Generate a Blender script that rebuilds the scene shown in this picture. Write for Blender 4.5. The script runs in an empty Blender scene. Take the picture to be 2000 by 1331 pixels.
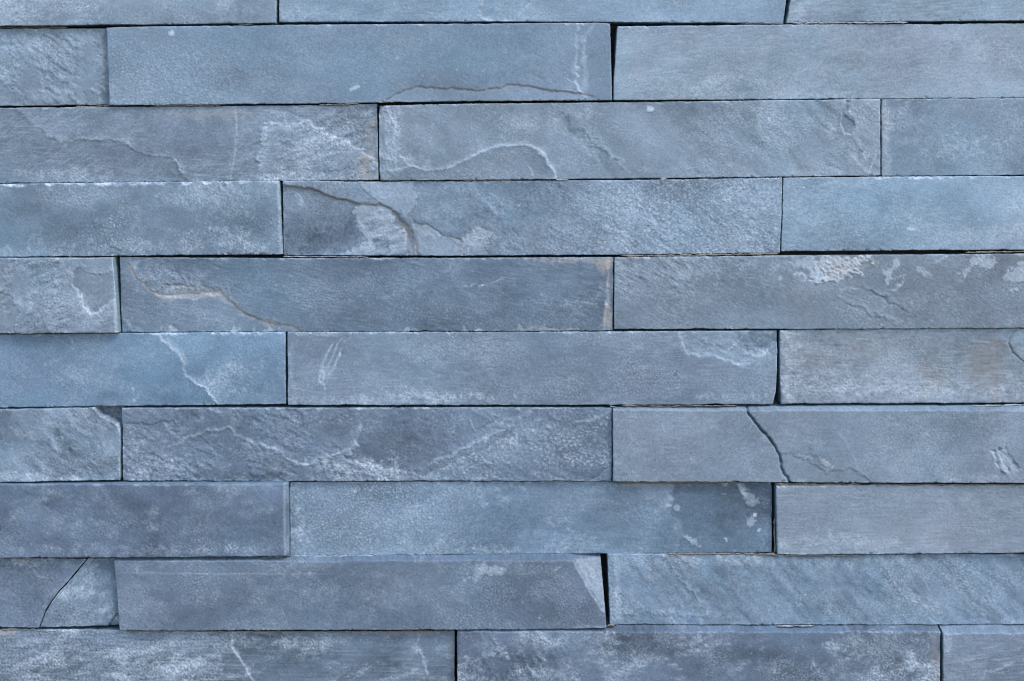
import bpy, math
import numpy as np

# ------------------------------------------------------------------ scale
S = 0.0003            # metres per measured unit ("u"): one unit is 0.3 mm on the wall
DIST = 2778.0         # camera distance to the wall in u (50 mm lens)
EYE = 300.0           # height line of the lens on the wall, in u below the top edge of the view
ZB = 1.45             # height of that line above the ground in metres

scene = bpy.context.scene
# ------------------------------------------------------------------ camera
cam_d = bpy.data.cameras.new("camera")
cam = bpy.data.objects.new("camera", cam_d)
scene.collection.objects.link(cam)
cam.location = (0, -DIST * S, ZB)
cam.rotation_euler = (math.radians(90), 0, 0)
cam_d.sensor_width = 36
cam_d.lens = 36 * DIST / 2000.0
cam_d.shift_y = -(665.5 - EYE) / 2000.0
cam_d.clip_start = 0.01
cam_d.clip_end = 500
scene.camera = cam
# ------------------------------------------------------------------ sky, sun, exposure
SUN_EL, SUN_AZ = math.radians(50), math.radians(48)   # azimuth to the right of the direction facing the wall
world = bpy.data.worlds.new("World")
scene.world = world
world.use_nodes = True
wn = world.node_tree
wn.nodes.clear()
sky = wn.nodes.new("ShaderNodeTexSky")
sky.sky_type = 'NISHITA'
sky.sun_disc = False
sky.sun_elevation = SUN_EL
# sun stands on the camera's side (-Y), to the right
sx, sy = math.sin(SUN_AZ), -math.cos(SUN_AZ)
sky.sun_rotation = math.atan2(sx, sy)
sky.altitude = 0
sky.air_density = 1.0
sky.dust_density = 1.0
bg = wn.nodes.new("ShaderNodeBackground")
bg.inputs['Strength'].default_value = 0.15
wo = wn.nodes.new("ShaderNodeOutputWorld")
wn.links.new(sky.outputs[0], bg.inputs[0])
wn.links.new(bg.outputs[0], wo.inputs[0])

sun_d = bpy.data.lights.new("sun", 'SUN')
sun_d.energy = 0.85
sun_d.angle = math.radians(24)
sun_d.color = (1.0, 0.95, 0.88)
sun = bpy.data.objects.new("sun", sun_d)
scene.collection.objects.link(sun)
from mathutils import Vector
sdir = Vector((sx * math.cos(SUN_EL), sy * math.cos(SUN_EL), math.sin(SUN_EL)))
sun.rotation_euler = sdir.to_track_quat('Z', 'Y').to_euler()
sun.location = (0.5, -1.5, 3)

vs = scene.view_settings
vs.view_transform = 'Standard'
vs.look = 'None'
vs.exposure = 1.05
vs.gamma = 1.0
vs.use_curve_mapping = False
scene.cycles.filter_width = 1.1

# light that reaches the wall face, used to turn measured stone tones into albedo
KR, KG, KB = 1.16, 1.185, 1.32

# ------------------------------------------------------------------ materials
def slate_material():
    m = bpy.data.materials.new("slate")
    m.use_nodes = True
    nt = m.node_tree
    N, L = nt.nodes, nt.links
    bs = N["Principled BSDF"]
    tint = N.new("ShaderNodeAttribute"); tint.attribute_name = "tint"
    msk = N.new("ShaderNodeAttribute"); msk.attribute_name = "wear"
    sep = N.new("ShaderNodeSeparateColor")
    L.new(msk.outputs['Color'], sep.inputs[0])
    tc = N.new("ShaderNodeTexCoord")
    n1 = N.new("ShaderNodeTexNoise"); n1.inputs['Scale'].default_value = 900; n1.inputs['Detail'].default_value = 4
    n1.inputs['Roughness'].default_value = 0.7
    L.new(tc.outputs['Object'], n1.inputs['Vector'])
    mr = N.new("ShaderNodeMapRange")
    mr.inputs[1].default_value = 0.3; mr.inputs[2].default_value = 0.7
    mr.inputs[3].default_value = 0.66; mr.inputs[4].default_value = 1.34
    L.new(n1.outputs['Fac'], mr.inputs[0])
    sc = N.new("ShaderNodeVectorMath"); sc.operation = 'SCALE'
    gA = N.new("ShaderNodeMath"); gA.operation = 'MULTIPLY_ADD'     # coarse faces are grainier than sawn ones
    L.new(sep.outputs[2], gA.inputs[0]); gA.inputs[1].default_value = 0.7; gA.inputs[2].default_value = 0.42
    gB = N.new("ShaderNodeMath"); gB.operation = 'SUBTRACT'; L.new(mr.outputs[0], gB.inputs[0]); gB.inputs[1].default_value = 1.0
    gC = N.new("ShaderNodeMath"); gC.operation = 'MULTIPLY_ADD'; L.new(gB.outputs[0], gC.inputs[0]); L.new(gA.outputs[0], gC.inputs[1]); gC.inputs[2].default_value = 1.0
    L.new(tint.outputs['Color'], sc.inputs[0]); L.new(gC.outputs[0], sc.inputs['Scale'])
    # hair-fine ends of slate leaves: iso-lines of a warped noise, denser where the face is torn
    mp = N.new("ShaderNodeMapping"); mp.inputs['Rotation'].default_value = (0, math.radians(-35), 0); mp.inputs['Scale'].default_value = (1.0, 1.0, 1.9)
    L.new(tc.outputs['Object'], mp.inputs['Vector'])
    nt1 = N.new("ShaderNodeTexNoise"); nt1.inputs['Scale'].default_value = 330; nt1.inputs['Detail'].default_value = 4; nt1.inputs['Roughness'].default_value = 0.62; nt1.inputs['Distortion'].default_value = 0.7
    L.new(mp.outputs[0], nt1.inputs['Vector'])
    def m2(op, a, b=None, c=None):
        n = N.new("ShaderNodeMath"); n.operation = op
        for i_, v in enumerate((a, b, c)):
            if v is None: continue
            if isinstance(v, (int, float)): n.inputs[i_].default_value = v
            else: L.new(v, n.inputs[i_])
        return n.outputs[0]
    ab = m2('ABSOLUTE', m2('SUBTRACT', nt1.outputs['Fac'], 0.53))
    ln = N.new("ShaderNodeMapRange"); ln.interpolation_type = 'SMOOTHSTEP'
    ln.inputs[1].default_value = 0.045; ln.inputs[2].default_value = 0.0; ln.inputs[3].default_value = 0; ln.inputs[4].default_value = 1
    L.new(ab, ln.inputs[0])
    n3 = N.new("ShaderNodeTexNoise"); n3.inputs['Scale'].default_value = 150; n3.inputs['Detail'].default_value = 3
    L.new(tc.outputs['Object'], n3.inputs['Vector'])
    br = N.new("ShaderNodeMapRange"); br.inputs[1].default_value = 0.42; br.inputs[2].default_value = 0.62
    L.new(n3.outputs['Fac'], br.inputs[0])
    thr = m2('MULTIPLY', m2('MULTIPLY', ln.outputs[0], br.outputs[0]), m2('MULTIPLY', sep.outputs[2], 0.36))
    dustf = N.new("ShaderNodeMath"); dustf.operation = 'ADD'; dustf.use_clamp = True
    L.new(thr, dustf.inputs[0]); L.new(sep.outputs[0], dustf.inputs[1])
    # pale dust and fresh scuffs
    mx = N.new("ShaderNodeMix"); mx.data_type = 'RGBA'
    L.new(dustf.outputs[0], mx.inputs['Factor'])
    L.new(sc.outputs[0], mx.inputs['A']); mx.inputs['B'].default_value = (0.53, 0.61, 0.69, 1)
    # tan lime and rust
    mt = N.new("ShaderNodeMix"); mt.data_type = 'RGBA'
    L.new(sep.outputs[1], mt.inputs['Factor'])
    L.new(mx.outputs['Result'], mt.inputs['A']); mt.inputs['B'].default_value = (0.44, 0.39, 0.35, 1)
    L.new(mt.outputs['Result'], bs.inputs['Base Color'])
    rr = N.new("ShaderNodeMapRange")
    rr.inputs[3].default_value = 0.58; rr.inputs[4].default_value = 0.85
    L.new(sep.outputs[0], rr.inputs[0])
    L.new(rr.outputs[0], bs.inputs['Roughness'])
    bs.inputs['Specular IOR Level'].default_value = 0.35
    n2 = N.new("ShaderNodeTexNoise"); n2.inputs['Scale'].default_value = 1500; n2.inputs['Detail'].default_value = 3
    L.new(tc.outputs['Object'], n2.inputs['Vector'])
    bp = N.new("ShaderNodeBump"); bp.inputs['Strength'].default_value = 0.35; bp.inputs['Distance'].default_value = 0.0002
    L.new(n2.outputs['Fac'], bp.inputs['Height'])
    b2 = N.new("ShaderNodeBump"); b2.inputs['Strength'].default_value = 0.5; b2.inputs['Distance'].default_value = 0.00025
    L.new(m2('MULTIPLY', nt1.outputs['Fac'], sep.outputs[2]), b2.inputs['Height']); L.new(bp.outputs[0], b2.inputs['Normal'])
    L.new(b2.outputs[0], bs.inputs['Normal'])
    return m

def rough_material(name, c0, c1, scale, bump):
    m = bpy.data.materials.new(name)
    m.use_nodes = True
    nt = m.node_tree
    N, L = nt.nodes, nt.links
    bs = N["Principled BSDF"]
    tc = N.new("ShaderNodeTexCoord")
    n1 = N.new("ShaderNodeTexNoise"); n1.inputs['Scale'].default_value = scale; n1.inputs['Detail'].default_value = 6
    n1.inputs['Roughness'].default_value = 0.7
    L.new(tc.outputs['Object'], n1.inputs['Vector'])
    cr = N.new("ShaderNodeValToRGB")
    cr.color_ramp.elements[0].position = 0.35; cr.color_ramp.elements[0].color = (*c0, 1)
    cr.color_ramp.elements[1].position = 0.65; cr.color_ramp.elements[1].color = (*c1, 1)
    L.new(n1.outputs['Fac'], cr.inputs[0]); L.new(cr.outputs[0], bs.inputs['Base Color'])
    bs.inputs['Roughness'].default_value = 0.95
    bp = N.new("ShaderNodeBump"); bp.inputs['Strength'].default_value = 0.6; bp.inputs['Distance'].default_value = bump
    L.new(n1.outputs['Fac'], bp.inputs['Height']); L.new(bp.outputs[0], bs.inputs['Normal'])
    return m

M_SLATE = slate_material()
M_TAN = rough_material("sandy_mortar", (0.16, 0.14, 0.12), (0.34, 0.30, 0.26), 1500, 0.0006)
M_PALE = rough_material("lime_mortar", (0.28, 0.30, 0.31), (0.50, 0.52, 0.54), 700, 0.0006)
M_BED = rough_material("mortar_bed", (0.035, 0.03, 0.028), (0.07, 0.06, 0.055), 120, 0.002)

# ------------------------------------------------------------------ fields
Q = 1.6   # spacing of the relief samples in u

def lin(c):
    c = np.asarray(c, float) / 255.0
    return np.where(c <= 0.04045, c / 12.92, ((c + 0.055) / 1.055) ** 2.4)

def field(rng, shape, wl, aspect=1.0, ang=0.0, band=None):
    """band-limited random field, wl = wavelength in u across the grain, aspect stretches along ang (degrees, down-right)"""
    h, w = shape
    H, W = h + 24, w + 24
    n = rng.standard_normal((H, W))
    fy = np.fft.fftfreq(H, d=Q)[:, None]; fx = np.fft.fftfreq(W, d=Q)[None, :]
    a = math.radians(ang)
    fu = fx * math.cos(a) + fy * math.sin(a); fv = -fx * math.sin(a) + fy * math.cos(a)
    f = np.sqrt((fu * aspect) ** 2 + fv ** 2) * wl
    if band is None:
        g = np.exp(-(f ** 2) * 1.4)
    else:
        g = np.exp(-((f - 1.0) / band) ** 2)
        g[0, 0] = 0
    r = np.fft.ifft2(np.fft.fft2(n) * g).real[12:12 + h, 12:12 + w]
    r -= r.mean()
    return r / (r.std() + 1e-9)

def fbm(rng, shape, wl, octs=4, gain=0.55, **k):
    o = 0; a = 1; t = 0
    for i in range(octs):
        o = o + a * field(rng, shape, wl / 2 ** i, **k); t += a * a; a *= gain
    return o / math.sqrt(t)

def sstep(a, b, x):
    t = np.clip((x - a) / (b - a), 0, 1)
    return t * t * (3 - 2 * t)

def seg_dist(X, Y, pts):
    d = np.full(X.shape, 1e9); par = np.zeros(X.shape)
    L = 0; n = len(pts) - 1
    for i in range(n):
        (x0, y0), (x1, y1) = pts[i], pts[i + 1]
        dx, dy = x1 - x0, y1 - y0
        q = dx * dx + dy * dy + 1e-9
        t = np.clip(((X - x0) * dx + (Y - y0) * dy) / q, 0, 1)
        e = np.hypot(X - x0 - t * dx, Y - y0 - t * dy)
        m = e < d
        d = np.where(m, e, d); par = np.where(m, (i + t) / n, par)
    return d, par

def poly_sd(X, Y, pts):
    """positive inside"""
    inside = np.zeros(X.shape, bool)
    n = len(pts)
    for i in range(n):
        (x0, y0), (x1, y1) = pts[i], pts[(i + 1) % n]
        if y0 == y1: continue
        c = ((y0 > Y) != (y1 > Y)) & (X < (x1 - x0) * (Y - y0) / (y1 - y0) + x0)
        inside ^= c
    d, _ = seg_dist(X, Y, list(pts) + [pts[0]])
    return np.where(inside, d, -d)

class Face:
    """relief and tone of one stone face, worked out on a grid over the stone"""
    def __init__(s, x0, x1, y0, y1, seed):
        s.rng = np.random.default_rng(seed)
        s.x0, s.y0 = x0 - 6, y0 - 6
        s.w = int((x1 - x0 + 12) / Q) + 2; s.h = int((y1 - y0 + 12) / Q) + 2
        s.shape = (s.h, s.w)
        s.Y, s.X = np.mgrid[0:s.h, 0:s.w].astype(float)
        s.X = s.X * Q + s.x0; s.Y = s.Y * Q + s.y0
        z = np.zeros(s.shape)
        s.H, s.W, s.T, s.tone, s.blue = z.copy(), z.copy(), z.copy(), z.copy(), z.copy()
        # crooked coordinates so that drawn outlines break up like stone
        s.jx = 1.7 * s.f(14) + 0.9 * s.f(5) + 2.0 * s.f(45); s.jy = 1.7 * s.f(14) + 0.9 * s.f(5) + 2.0 * s.f(45)
        s.grain = s.f(5.5, band=0.55); s.fine = s.f(3.6); s.D = z + 0.25
        th = s.f(9, band=.6, ang=s.rng.uniform(20, 70), aspect=2.0)
        s.tex = np.clip(0.35 + 1.1 * np.exp(-((th - 0.5) / 0.4) ** 2) + 0.30 * s.grain, 0, 2)
    def f(s, wl, **k): return field(s.rng, s.shape, wl, **k)
    def fb(s, wl, **k): return fbm(s.rng, s.shape, wl, **k)
    def C(s, j=1.0): return s.X + s.jx * j, s.Y + s.jy * j
    # --- overall textures
    def pebble(s, amp=0.30, dust=0.16, where=None, ang=0, aspect=1.4, wl=5.2):
        mixf = sstep(-.6, .6, s.f(60)); a = s.f(wl, band=0.6, ang=ang, aspect=aspect) * mixf + 0.8 * s.f(wl * 1.25, band=0.9, ang=s.rng.uniform(-80, 80), aspect=aspect) * (1 - mixf); b = s.f(3.4, band=0.7)
        t = np.maximum(a, 0) * 0.8 + 0.35 * b
        dens = sstep(-0.9, 1.5, s.fb(70, octs=3, aspect=1.6))
        if where is not None: dens = dens * 0.25 + where
        s.H += amp * t * (0.35 + 0.9 * dens)
        s.W += 1.25 * dust * np.clip(t, 0, 2.2) * (0.15 + dens)
        s.D += 2.2 * dust * dens
        s.squig(dust * 1.3, wl * 2.0, ang + 20, max(aspect, 2.0), dens)
        s.tone += 0.05 * b * (0.5 + dens) + 0.045 * s.fine
    def squig(s, dust, wl, ang, aspect, k, h=0.22):
        """fine pale threads where thin leaves of slate end"""
        a = s.f(wl, ang=ang, aspect=aspect, band=0.55) + 0.35 * s.f(wl * .5)
        g = np.exp(-((a - 0.45) / 0.16) ** 2) * sstep(-0.2, 0.8, s.f(wl * 1.2)) * 1.2
        s.W += dust * g * k; s.H += h * g * k
    def flake(s, amp=0.9, dust=0.25, ang=38, aspect=2.4, wl=17, where=None, levels=2.2):
        """torn cleft surface: little terraces with a pale lip"""
        a = s.f(wl, ang=ang, aspect=aspect) + 0.42 * s.f(wl * 0.45, ang=ang, aspect=aspect) + 0.2 * s.f(wl * .25)
        v = a * levels
        fr = v - np.floor(v)
        ter = (np.floor(v) + sstep(0.0, 0.28, fr)) / levels
        lip = np.exp(-((fr - 0.26) / 0.13) ** 2)
        k = sstep(-1.7, 0.5, s.fb(60, octs=2))
        if where is not None: k = k * where
        s.H += 0.62 * amp * ter * k + 0.16 * amp * s.grain * k
        s.W += dust * lip * k * (0.5 + 0.5 * sstep(-1, 1, s.fine)) * sstep(-1.2, 0.6, s.f(wl * 1.3))
        s.squig(dust * 1.1, max(7.5, wl * .6), ang, aspect, k); s.squig(dust * .7, max(7.5, wl * .45), ang + 50, 1.5, k)
        s.tone += 0.06 * s.f(wl * .7, ang=ang, aspect=aspect) * k; s.D += 2.0 * dust * k
    def brush(s, amp=0.12, dust=0.07, ang=0, aspect=14, wl=5):
        a = s.f(wl, ang=ang, aspect=aspect, band=0.8)
        s.H += 0.6 * amp * a
        s.tone += 0.25 * amp * a
        s.W += dust * np.clip(a, 0, 2) * sstep(-1, 1.2, s.fb(90, octs=2))
    def mottle(s, amp=0.09, wl=110, dust=0.07, aspect=1.6, ang=0):
        s.tone += 1.8 * amp * s.fb(wl, octs=5, gain=.62, aspect=aspect, ang=ang)
        s.W += 2.1 * dust * sstep(0.1, 1.9, s.fb(wl * 0.7, octs=5, gain=0.7, aspect=aspect, ang=ang)) * s.tex
        s.blue += 0.35 * s.fb(wl * 1.4, octs=2)
        an = s.rng.uniform(-40, 40); st = s.f(4.5, band=.8, ang=an, aspect=9) * sstep(-.8, 1.2, s.f(80))
        s.tone += 0.028 * st; s.W += 0.05 * np.clip(st - .4, 0, 2); s.H += .04 * st
    def wave(s, amp=1.6, wl=170, ang=0, aspect=1.8): s.H += amp * s.f(wl, ang=ang, aspect=aspect)
    # --- single features
    def plate(s, pts, h=-2.0, soft=1.2, tone=0.0, lip=0.0, tan=0.0, lipw=2.2, j=1.0, blue=0.0, dust=0.0, smooth=0.0, under=0.0, glow=0.0, glow_w=14):
        X, Y = s.C(j)
        d = poly_sd(X, Y, pts)
        m = sstep(-soft, soft, d)
        md = sstep(-1, 1, d + 2.2 * s.fb(9, octs=2) - 1.0) * (0.55 + 0.45 * s.tex) if dust > 0.18 else m * (0.6 + 0.4 * s.tex)
        if smooth:
            s.H -= smooth * m * (s.H - s.H.mean()); s.W *= 1 - smooth * m * 0.7
        s.H += h * m
        s.tone += tone * m; s.blue += blue * m; s.W += dust * md
        nse = sstep(-1.2, 0.8, s.f(18) + 0.5 * s.f(6))
        if glow:   # chalky bloom fading away from a break, inside (glow>0) or outside (glow<0)
            g = d if glow > 0 else -d
            s.W += abs(glow) * np.exp(-np.clip(g, 0, None) / glow_w) * sstep(-1.5, 1, g) * s.tex * sstep(-1.4, .8, s.f(40))
        if lip:
            wv = lipw * (0.55 + 0.75 * sstep(-1, 1.2, s.f(30)))
            dd = d if h > 0 else -d
            prof = np.where(dd < 0, np.exp(-(dd / (0.55 * wv)) ** 2), 0.6 * np.exp(-(dd / wv) ** 2) + 0.4 * np.exp(-dd / (4.5 * wv)) * s.tex)
            s.W += lip * prof * (0.15 + 0.85 * nse)
        if tan: s.T += 1.2 * tan * np.exp(-((d - 0.2 * lipw) / lipw) ** 2) * (0.4 + 0.6 * nse)
        if under: s.H += 0.35 * under * np.exp(-((d - 2.2) / 1.8) ** 2)
    def ridge(s, pts, w=2.0, h=0.7, dust=0.35, tan=0.0, j=1.0, taper=True, tone=0.0, broken=0.5):
        X, Y = s.C(j)
        d, t = seg_dist(X, Y, pts)
        k = np.sin(np.pi * np.clip(t, 0.03, 0.97)) ** 0.4 if taper else 1.0
        nse = (1 - broken) + broken * sstep(-0.8, 0.7, s.f(22) + 0.6 * s.f(7))
        if broken > .2 and w > 1.2: nse = nse * (0.35 + 0.65 * s.tex); d = d / (0.6 + 0.7 * sstep(-1, 1.2, s.f(26)))
        g = np.exp(-(d / w) ** 2) * k
        s.H += h * g; s.W += dust * g * nse; s.T += tan * g * nse; s.tone += tone * g
    def slope(s, pts, grad=0.2, mx=40, side=1, tone=0, dust=0, j=0.3, lip=0.0):
        """plane falling away from a straight-ish line, on its right side (walking order) if side=1"""
        X, Y = s.C(j)
        (x0, y0), (x1, y1) = pts
        L = math.hypot(x1 - x0, y1 - y0)
        d = side * ((X - x0) * (y1 - y0) - (Y - y0) * (x1 - x0)) / L * -1
        s.H -= grad * np.clip(d, 0, mx)
        m = sstep(-1, 2, d)
        s.tone += tone * m; s.W += dust * m * s.tex * (0.8 + 0.5 * s.fb(14, octs=3).clip(-1, 2)); s.tone += .05 * m * s.f(9)
        if lip: s.W += lip * np.exp(-(d / 2.2) ** 2)
    def blot(s, x, y, rx, ry, ang=0, tone=0.0, dust=0.0, tan=0.0, blue=0.0, edge=0.5, h=0.0, rough=0.4, wl=22):
        a = math.radians(ang)
        dx, dy = s.X - x, s.Y - y
        u = (dx * math.cos(a) + dy * math.sin(a)) / rx; v = (-dx * math.sin(a) + dy * math.cos(a)) / ry
        r = np.sqrt(u * u + v * v) + rough * 0.5 * s.fb(wl, octs=4, gain=0.7)
        m = sstep(1.0 + edge, 1.0 - edge, r)
        s.tone += tone * m; s.W += dust * m * (s.tex if edge > 0.25 and dust > 0 else 1.0); s.T += tan * m; s.blue += blue * m; s.H += h * m
        if dust > 0.1: s.D += 0.8 * m
    def brow(s, y0, grad=2.0, depth=8):
        """sloping upper edge above the line y0"""
        s.slope([(-2000, y0), (4000, y0)], grad * 1.9, depth, side=-1, j=.2)
        m = sstep(y0 + 1, y0 - 1, s.Y + .2 * s.jy); s.brow_m = m; s.blue += 1.3 * m; s.tone += .05 * m  # sky light painted on the upper edge: bluer and slightly paler tint
    def crust(s, x, y, rx, ry, ang=0, dust=0.6, tan=0.0, rough=0.9, wl=16):
        """patch of lime with a crisp torn outline, slightly proud"""
        s.blot(x, y, rx, ry, ang, dust=dust, tan=tan, edge=0.09, h=0.5, rough=rough, wl=wl)
    def chips(s, edge, n, lo=None, hi=None, size=5, dust=0.3):
        """small scallops broken out of an edge ('top'/'bottom'), edge = function x -> y"""
        for _ in range(n):
            x = s.rng.uniform(lo, hi); y = edge(x)
            r = size * s.rng.uniform(0.4, 1.2)
            d = np.hypot((s.X - x) / 1.5, s.Y - y) + 0.8 * s.fine
            s.H -= 2.2 * sstep(r, r * 0.3, d)
            s.W += dust * np.exp(-((d - r * 0.8) / 1.6) ** 2)
    def speck(s, n=10, dust=0.5):
        for _ in range(int(n * 2.2)):
            x = s.rng.uniform(s.X.min(), s.X.max()); y = s.rng.uniform(s.Y.min(), s.Y.max())
            if s.rng.random() < 0.6:
                s.W += dust * s.rng.uniform(.4, 1) * np.exp(-(((s.X - x) ** 2 + (s.Y - y) ** 2) / s.rng.uniform(1.5, 5)))
            else:
                a = s.rng.uniform(-1.2, 1.2); l = s.rng.uniform(6, 22)
                s.ridge([(x, y), (x + l * math.cos(a), y + l * math.sin(a))], w=0.9, h=-0.1, dust=dust * 0.45 * s.rng.uniform(.3, 1), j=0.3)

# ------------------------------------------------------------------ meshes
collection = scene.collection

def build_mesh(name, verts, quads, mat, parent, tint=None, wear=None, flat=None):
    me = bpy.data.meshes.new(name)
    nv, nf = len(verts), len(quads)
    me.vertices.add(nv); me.vertices.foreach_set("co", np.asarray(verts, np.float32).ravel())
    me.loops.add(nf * 4); me.loops.foreach_set("vertex_index", np.asarray(quads, np.int32).ravel())
    me.polygons.add(nf)
    me.polygons.foreach_set("loop_start", np.arange(nf, dtype=np.int32) * 4)
    sm = np.ones(nf, bool)
    if flat is not None: sm[flat] = False
    me.update(calc_edges=True)
    me.polygons.foreach_set("use_smooth", sm)
    if tint is not None:
        for nm, arr in (("tint", tint), ("wear", wear)):
            at = me.color_attributes.new(nm, 'FLOAT_COLOR', 'POINT')
            at.data.foreach_set("color", np.asarray(arr, np.float32).ravel())
    me.materials.append(mat)
    me.update()
    o = bpy.data.objects.new(name, me)
    collection.objects.link(o)
    o.parent = parent
    return o

def axis(a, b, inner_lo, inner_hi):
    """sample positions along an edge: dense where the view can see, coarse beyond, crowded at both ends"""
    xs = []
    x = a + 3.2
    while x < b - 3.2:
        xs.append(x)
        x += Q if inner_lo <= x <= inner_hi else Q * 7
    xs = np.array(xs)
    t = (xs - xs[0]) / (xs[-1] - xs[0])
    xs = (a + 3.2) + t * (b - a - 6.4)
    return np.concatenate([[a, a + 0.5, a + 1.1, a + 2.0], xs, [b - 2.0, b - 1.1, b - 0.5, b]])

def samp(F, X, Y, arrs):
    gx = np.clip((X - F.x0) / Q, 0, F.w - 1.001); gy = np.clip((Y - F.y0) / Q, 0, F.h - 1.001)
    i = gx.astype(int); j = gy.astype(int); u = gx - i; v = gy - j
    return [(a[j, i] * (1 - u) * (1 - v) + a[j, i + 1] * u * (1 - v) + a[j + 1, i] * (1 - u) * v + a[j + 1, i + 1] * u * v) for a in arrs]

wall = bpy.data.objects.new("slate_wall", None)
collection.objects.link(wall)
wall.location = (0, 0, ZB)
wall.empty_display_size = 0.1
wall['label'] = "blue grey wall of long split slate stones laid in staggered courses"
wall['category'] = "wall"
wall['kind'] = "thing"

def place(X, Y, P):
    """measured face position and how far it stands out -> wall coordinates"""
    return X, Y, P

def stone(top, bottom, left, right, p, rgb, paint, seed, tilt=(0, 0), r=2.0, label=None, soft=0.55):
    """top/bottom: lists (x,y); left/right: lists (x,y); p: how far the face stands out; rgb: tone of the face"""
    top = np.array(top, float); bottom = np.array(bottom, float); left = np.array(left, float); right = np.array(right, float)
    x0 = min(left[:, 0]); x1 = max(right[:, 0]); y0 = min(top[:, 1]); y1 = max(bottom[:, 1])
    F = Face(x0, x1, y0, y1, seed)
    Ty = lambda x: np.interp(x, top[:, 0], top[:, 1]); By = lambda x: np.interp(x, bottom[:, 0], bottom[:, 1])
    F.top, F.bot = Ty, By
    paint(F)
    F.chips(Ty, int((x1 - x0) / 75), x0, x1, 3.2, .28); F.chips(By, int((x1 - x0) / 75), x0, x1, 3.2, .26)
    ax = axis(x0, x1, -25, 2025); ay = axis(y0, y1, -25, 1356)
    U = (ax - x0) / (x1 - x0); V = (ay - y0) / (y1 - y0)
    UU, VV = np.meshgrid(U, V)
    ty = Ty(ax); by = By(ax)
    rg = F.rng
    # edges wander a little and have nicks
    def wob(n, a):
        k = rg.standard_normal(n); n_ = n
        def sm(k, m):
            return np.convolve(np.pad(k, m, mode='wrap'), np.hanning(m + 2) / np.hanning(m + 2).sum(), mode='same')[m:m + n_]
        w = sm(k, 5) * 0.45 + sm(k[::-1].copy(), 25) * 1.4 + sm(np.roll(k, 7), 90) * 2.2
        return a * w + 0.30 * np.roll(k, 3) * (0.4 + 1.2 * (sm(np.roll(k, 31), 30) > 0.05))
    n = len(ax); m = len(ay)
    ty = ty + np.abs(wob(n, 0.8)); by = by - np.abs(wob(n, 0.8))
    ty = ty - 0.5; by = by + 0.45
    Yg = ty[None, :] * (1 - VV) + by[None, :] * VV
    lx = np.interp(Yg[:, 0], left[:, 1], left[:, 0]) + np.abs(wob(m, 0.7))
    rx = np.interp(Yg[:, -1], right[:, 1], right[:, 0]) - np.abs(wob(m, 0.7))
    Xg = lx[:, None] * (1 - UU) + rx[:, None] * UU
    # keep verticals' features where they were measured
    H, W, T, tone, blue, Dn = samp(F, Xg, Yg, [F.H, F.W, F.T, F.tone, F.blue, F.D])
    de = np.minimum(np.minimum(Yg - ty[None, :], by[None, :] - Yg), np.minimum(Xg - lx[:, None], rx[:, None] - Xg))
    rr = r * (1 + 0.35 * np.sin(Xg * 0.05 + seed) + 0.25 * np.sin(Xg * 0.21 + 2 * seed))
    q = np.clip(1 - de / rr, 0, 1)
    H = H - rr * (1 - np.sqrt(1 - q * q * 0.98)) * soft
    if hasattr(F, 'brow_m'):
        W = W * (1 - 0.8 * samp(F, Xg, Yg, [F.brow_m])[0])
    # worn pale arris
    W = W + (0.10 if hasattr(F, 'brow_m') else 0.34) * np.exp(-(de / (1.3 + 1.2 * samp(F, Xg, Yg, [np.abs(F.fine)])[0])) ** 2) * sstep(-0.3, 1.4, samp(F, Xg, Yg, [F.f(24) + .5 * F.f(7)])[0])
    P = p + tilt[0] * (UU - 0.5) + tilt[1] * (VV - 0.5)
    k = (DIST - P) / DIST
    wx = (Xg - 1000) * S * k; wz = (EYE - Yg) * S * k; wy = -(P + H) * S
    nv = n * m
    front = np.stack([wx, wy, wz], -1).reshape(-1, 3)
    idx = np.arange(nv).reshape(m, n)
    quads = np.stack([idx[:-1, :-1], idx[1:, :-1], idx[1:, 1:], idx[:-1, 1:]], -1).reshape(-1, 4)
    # sawn sides running back into the bed, as their own ring of points
    ring = np.concatenate([idx[0, :], idx[1:, -1], idx[-1, -2::-1], idx[-2:0:-1, 0]])
    rc = front[ring]
    layers = [rc.copy()]
    for dp in (4, 12, 30, 78 + p):
        q_ = rc.copy(); q_[:, 1] += dp * S
        if dp < 40:
            q_[:, 1] += 0
        layers.append(q_)
    side = np.concatenate(layers)
    nr = len(ring)
    sq = []
    a = np.arange(nr); b = (a + 1) % nr
    for l in range(len(layers) - 1):
        o0 = nv + l * nr; o1 = nv + (l + 1) * nr
        sq.append(np.stack([o0 + a, o0 + b, o1 + b, o1 + a], -1))
    verts = np.concatenate([front, side]); allq = np.concatenate([quads] + sq)
    # tones
    base = lin(rgb) / np.array([KR, KG, KB])
    t = np.clip(1 + tone, 0.4, 1.7)[..., None]
    bl = np.clip(blue, -1.2, 1.5)[..., None]
    col = base * t * (1 + np.maximum(bl, 0) * np.array([-0.06, 0.015, 0.03]) + np.minimum(bl, 0) * np.array([-0.03, 0.015, 0.0]))
    col = col.reshape(-1, 3)
    sidecol = np.tile(base * np.array([1.05, 1.26, 1.2]), (len(side), 1))  # sides coloured paler and bluer than the face, as if lit by sky
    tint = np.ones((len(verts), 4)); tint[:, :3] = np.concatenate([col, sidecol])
    wear = np.zeros((len(verts), 4)); wear[:, 3] = 1
    wear[:nv, 0] = np.clip(W, 0, 0.95).ravel(); wear[:nv, 1] = np.clip(T, 0, 0.9).ravel()
    wear[:nv, 2] = np.clip(Dn, 0, 1.2).ravel()
    wear[nv:, 0] = 0.05
    o = build_mesh("slate_stone", verts, allq, M_SLATE, wall, tint, wear)
    if label: o['label'] = label
    return o
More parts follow.
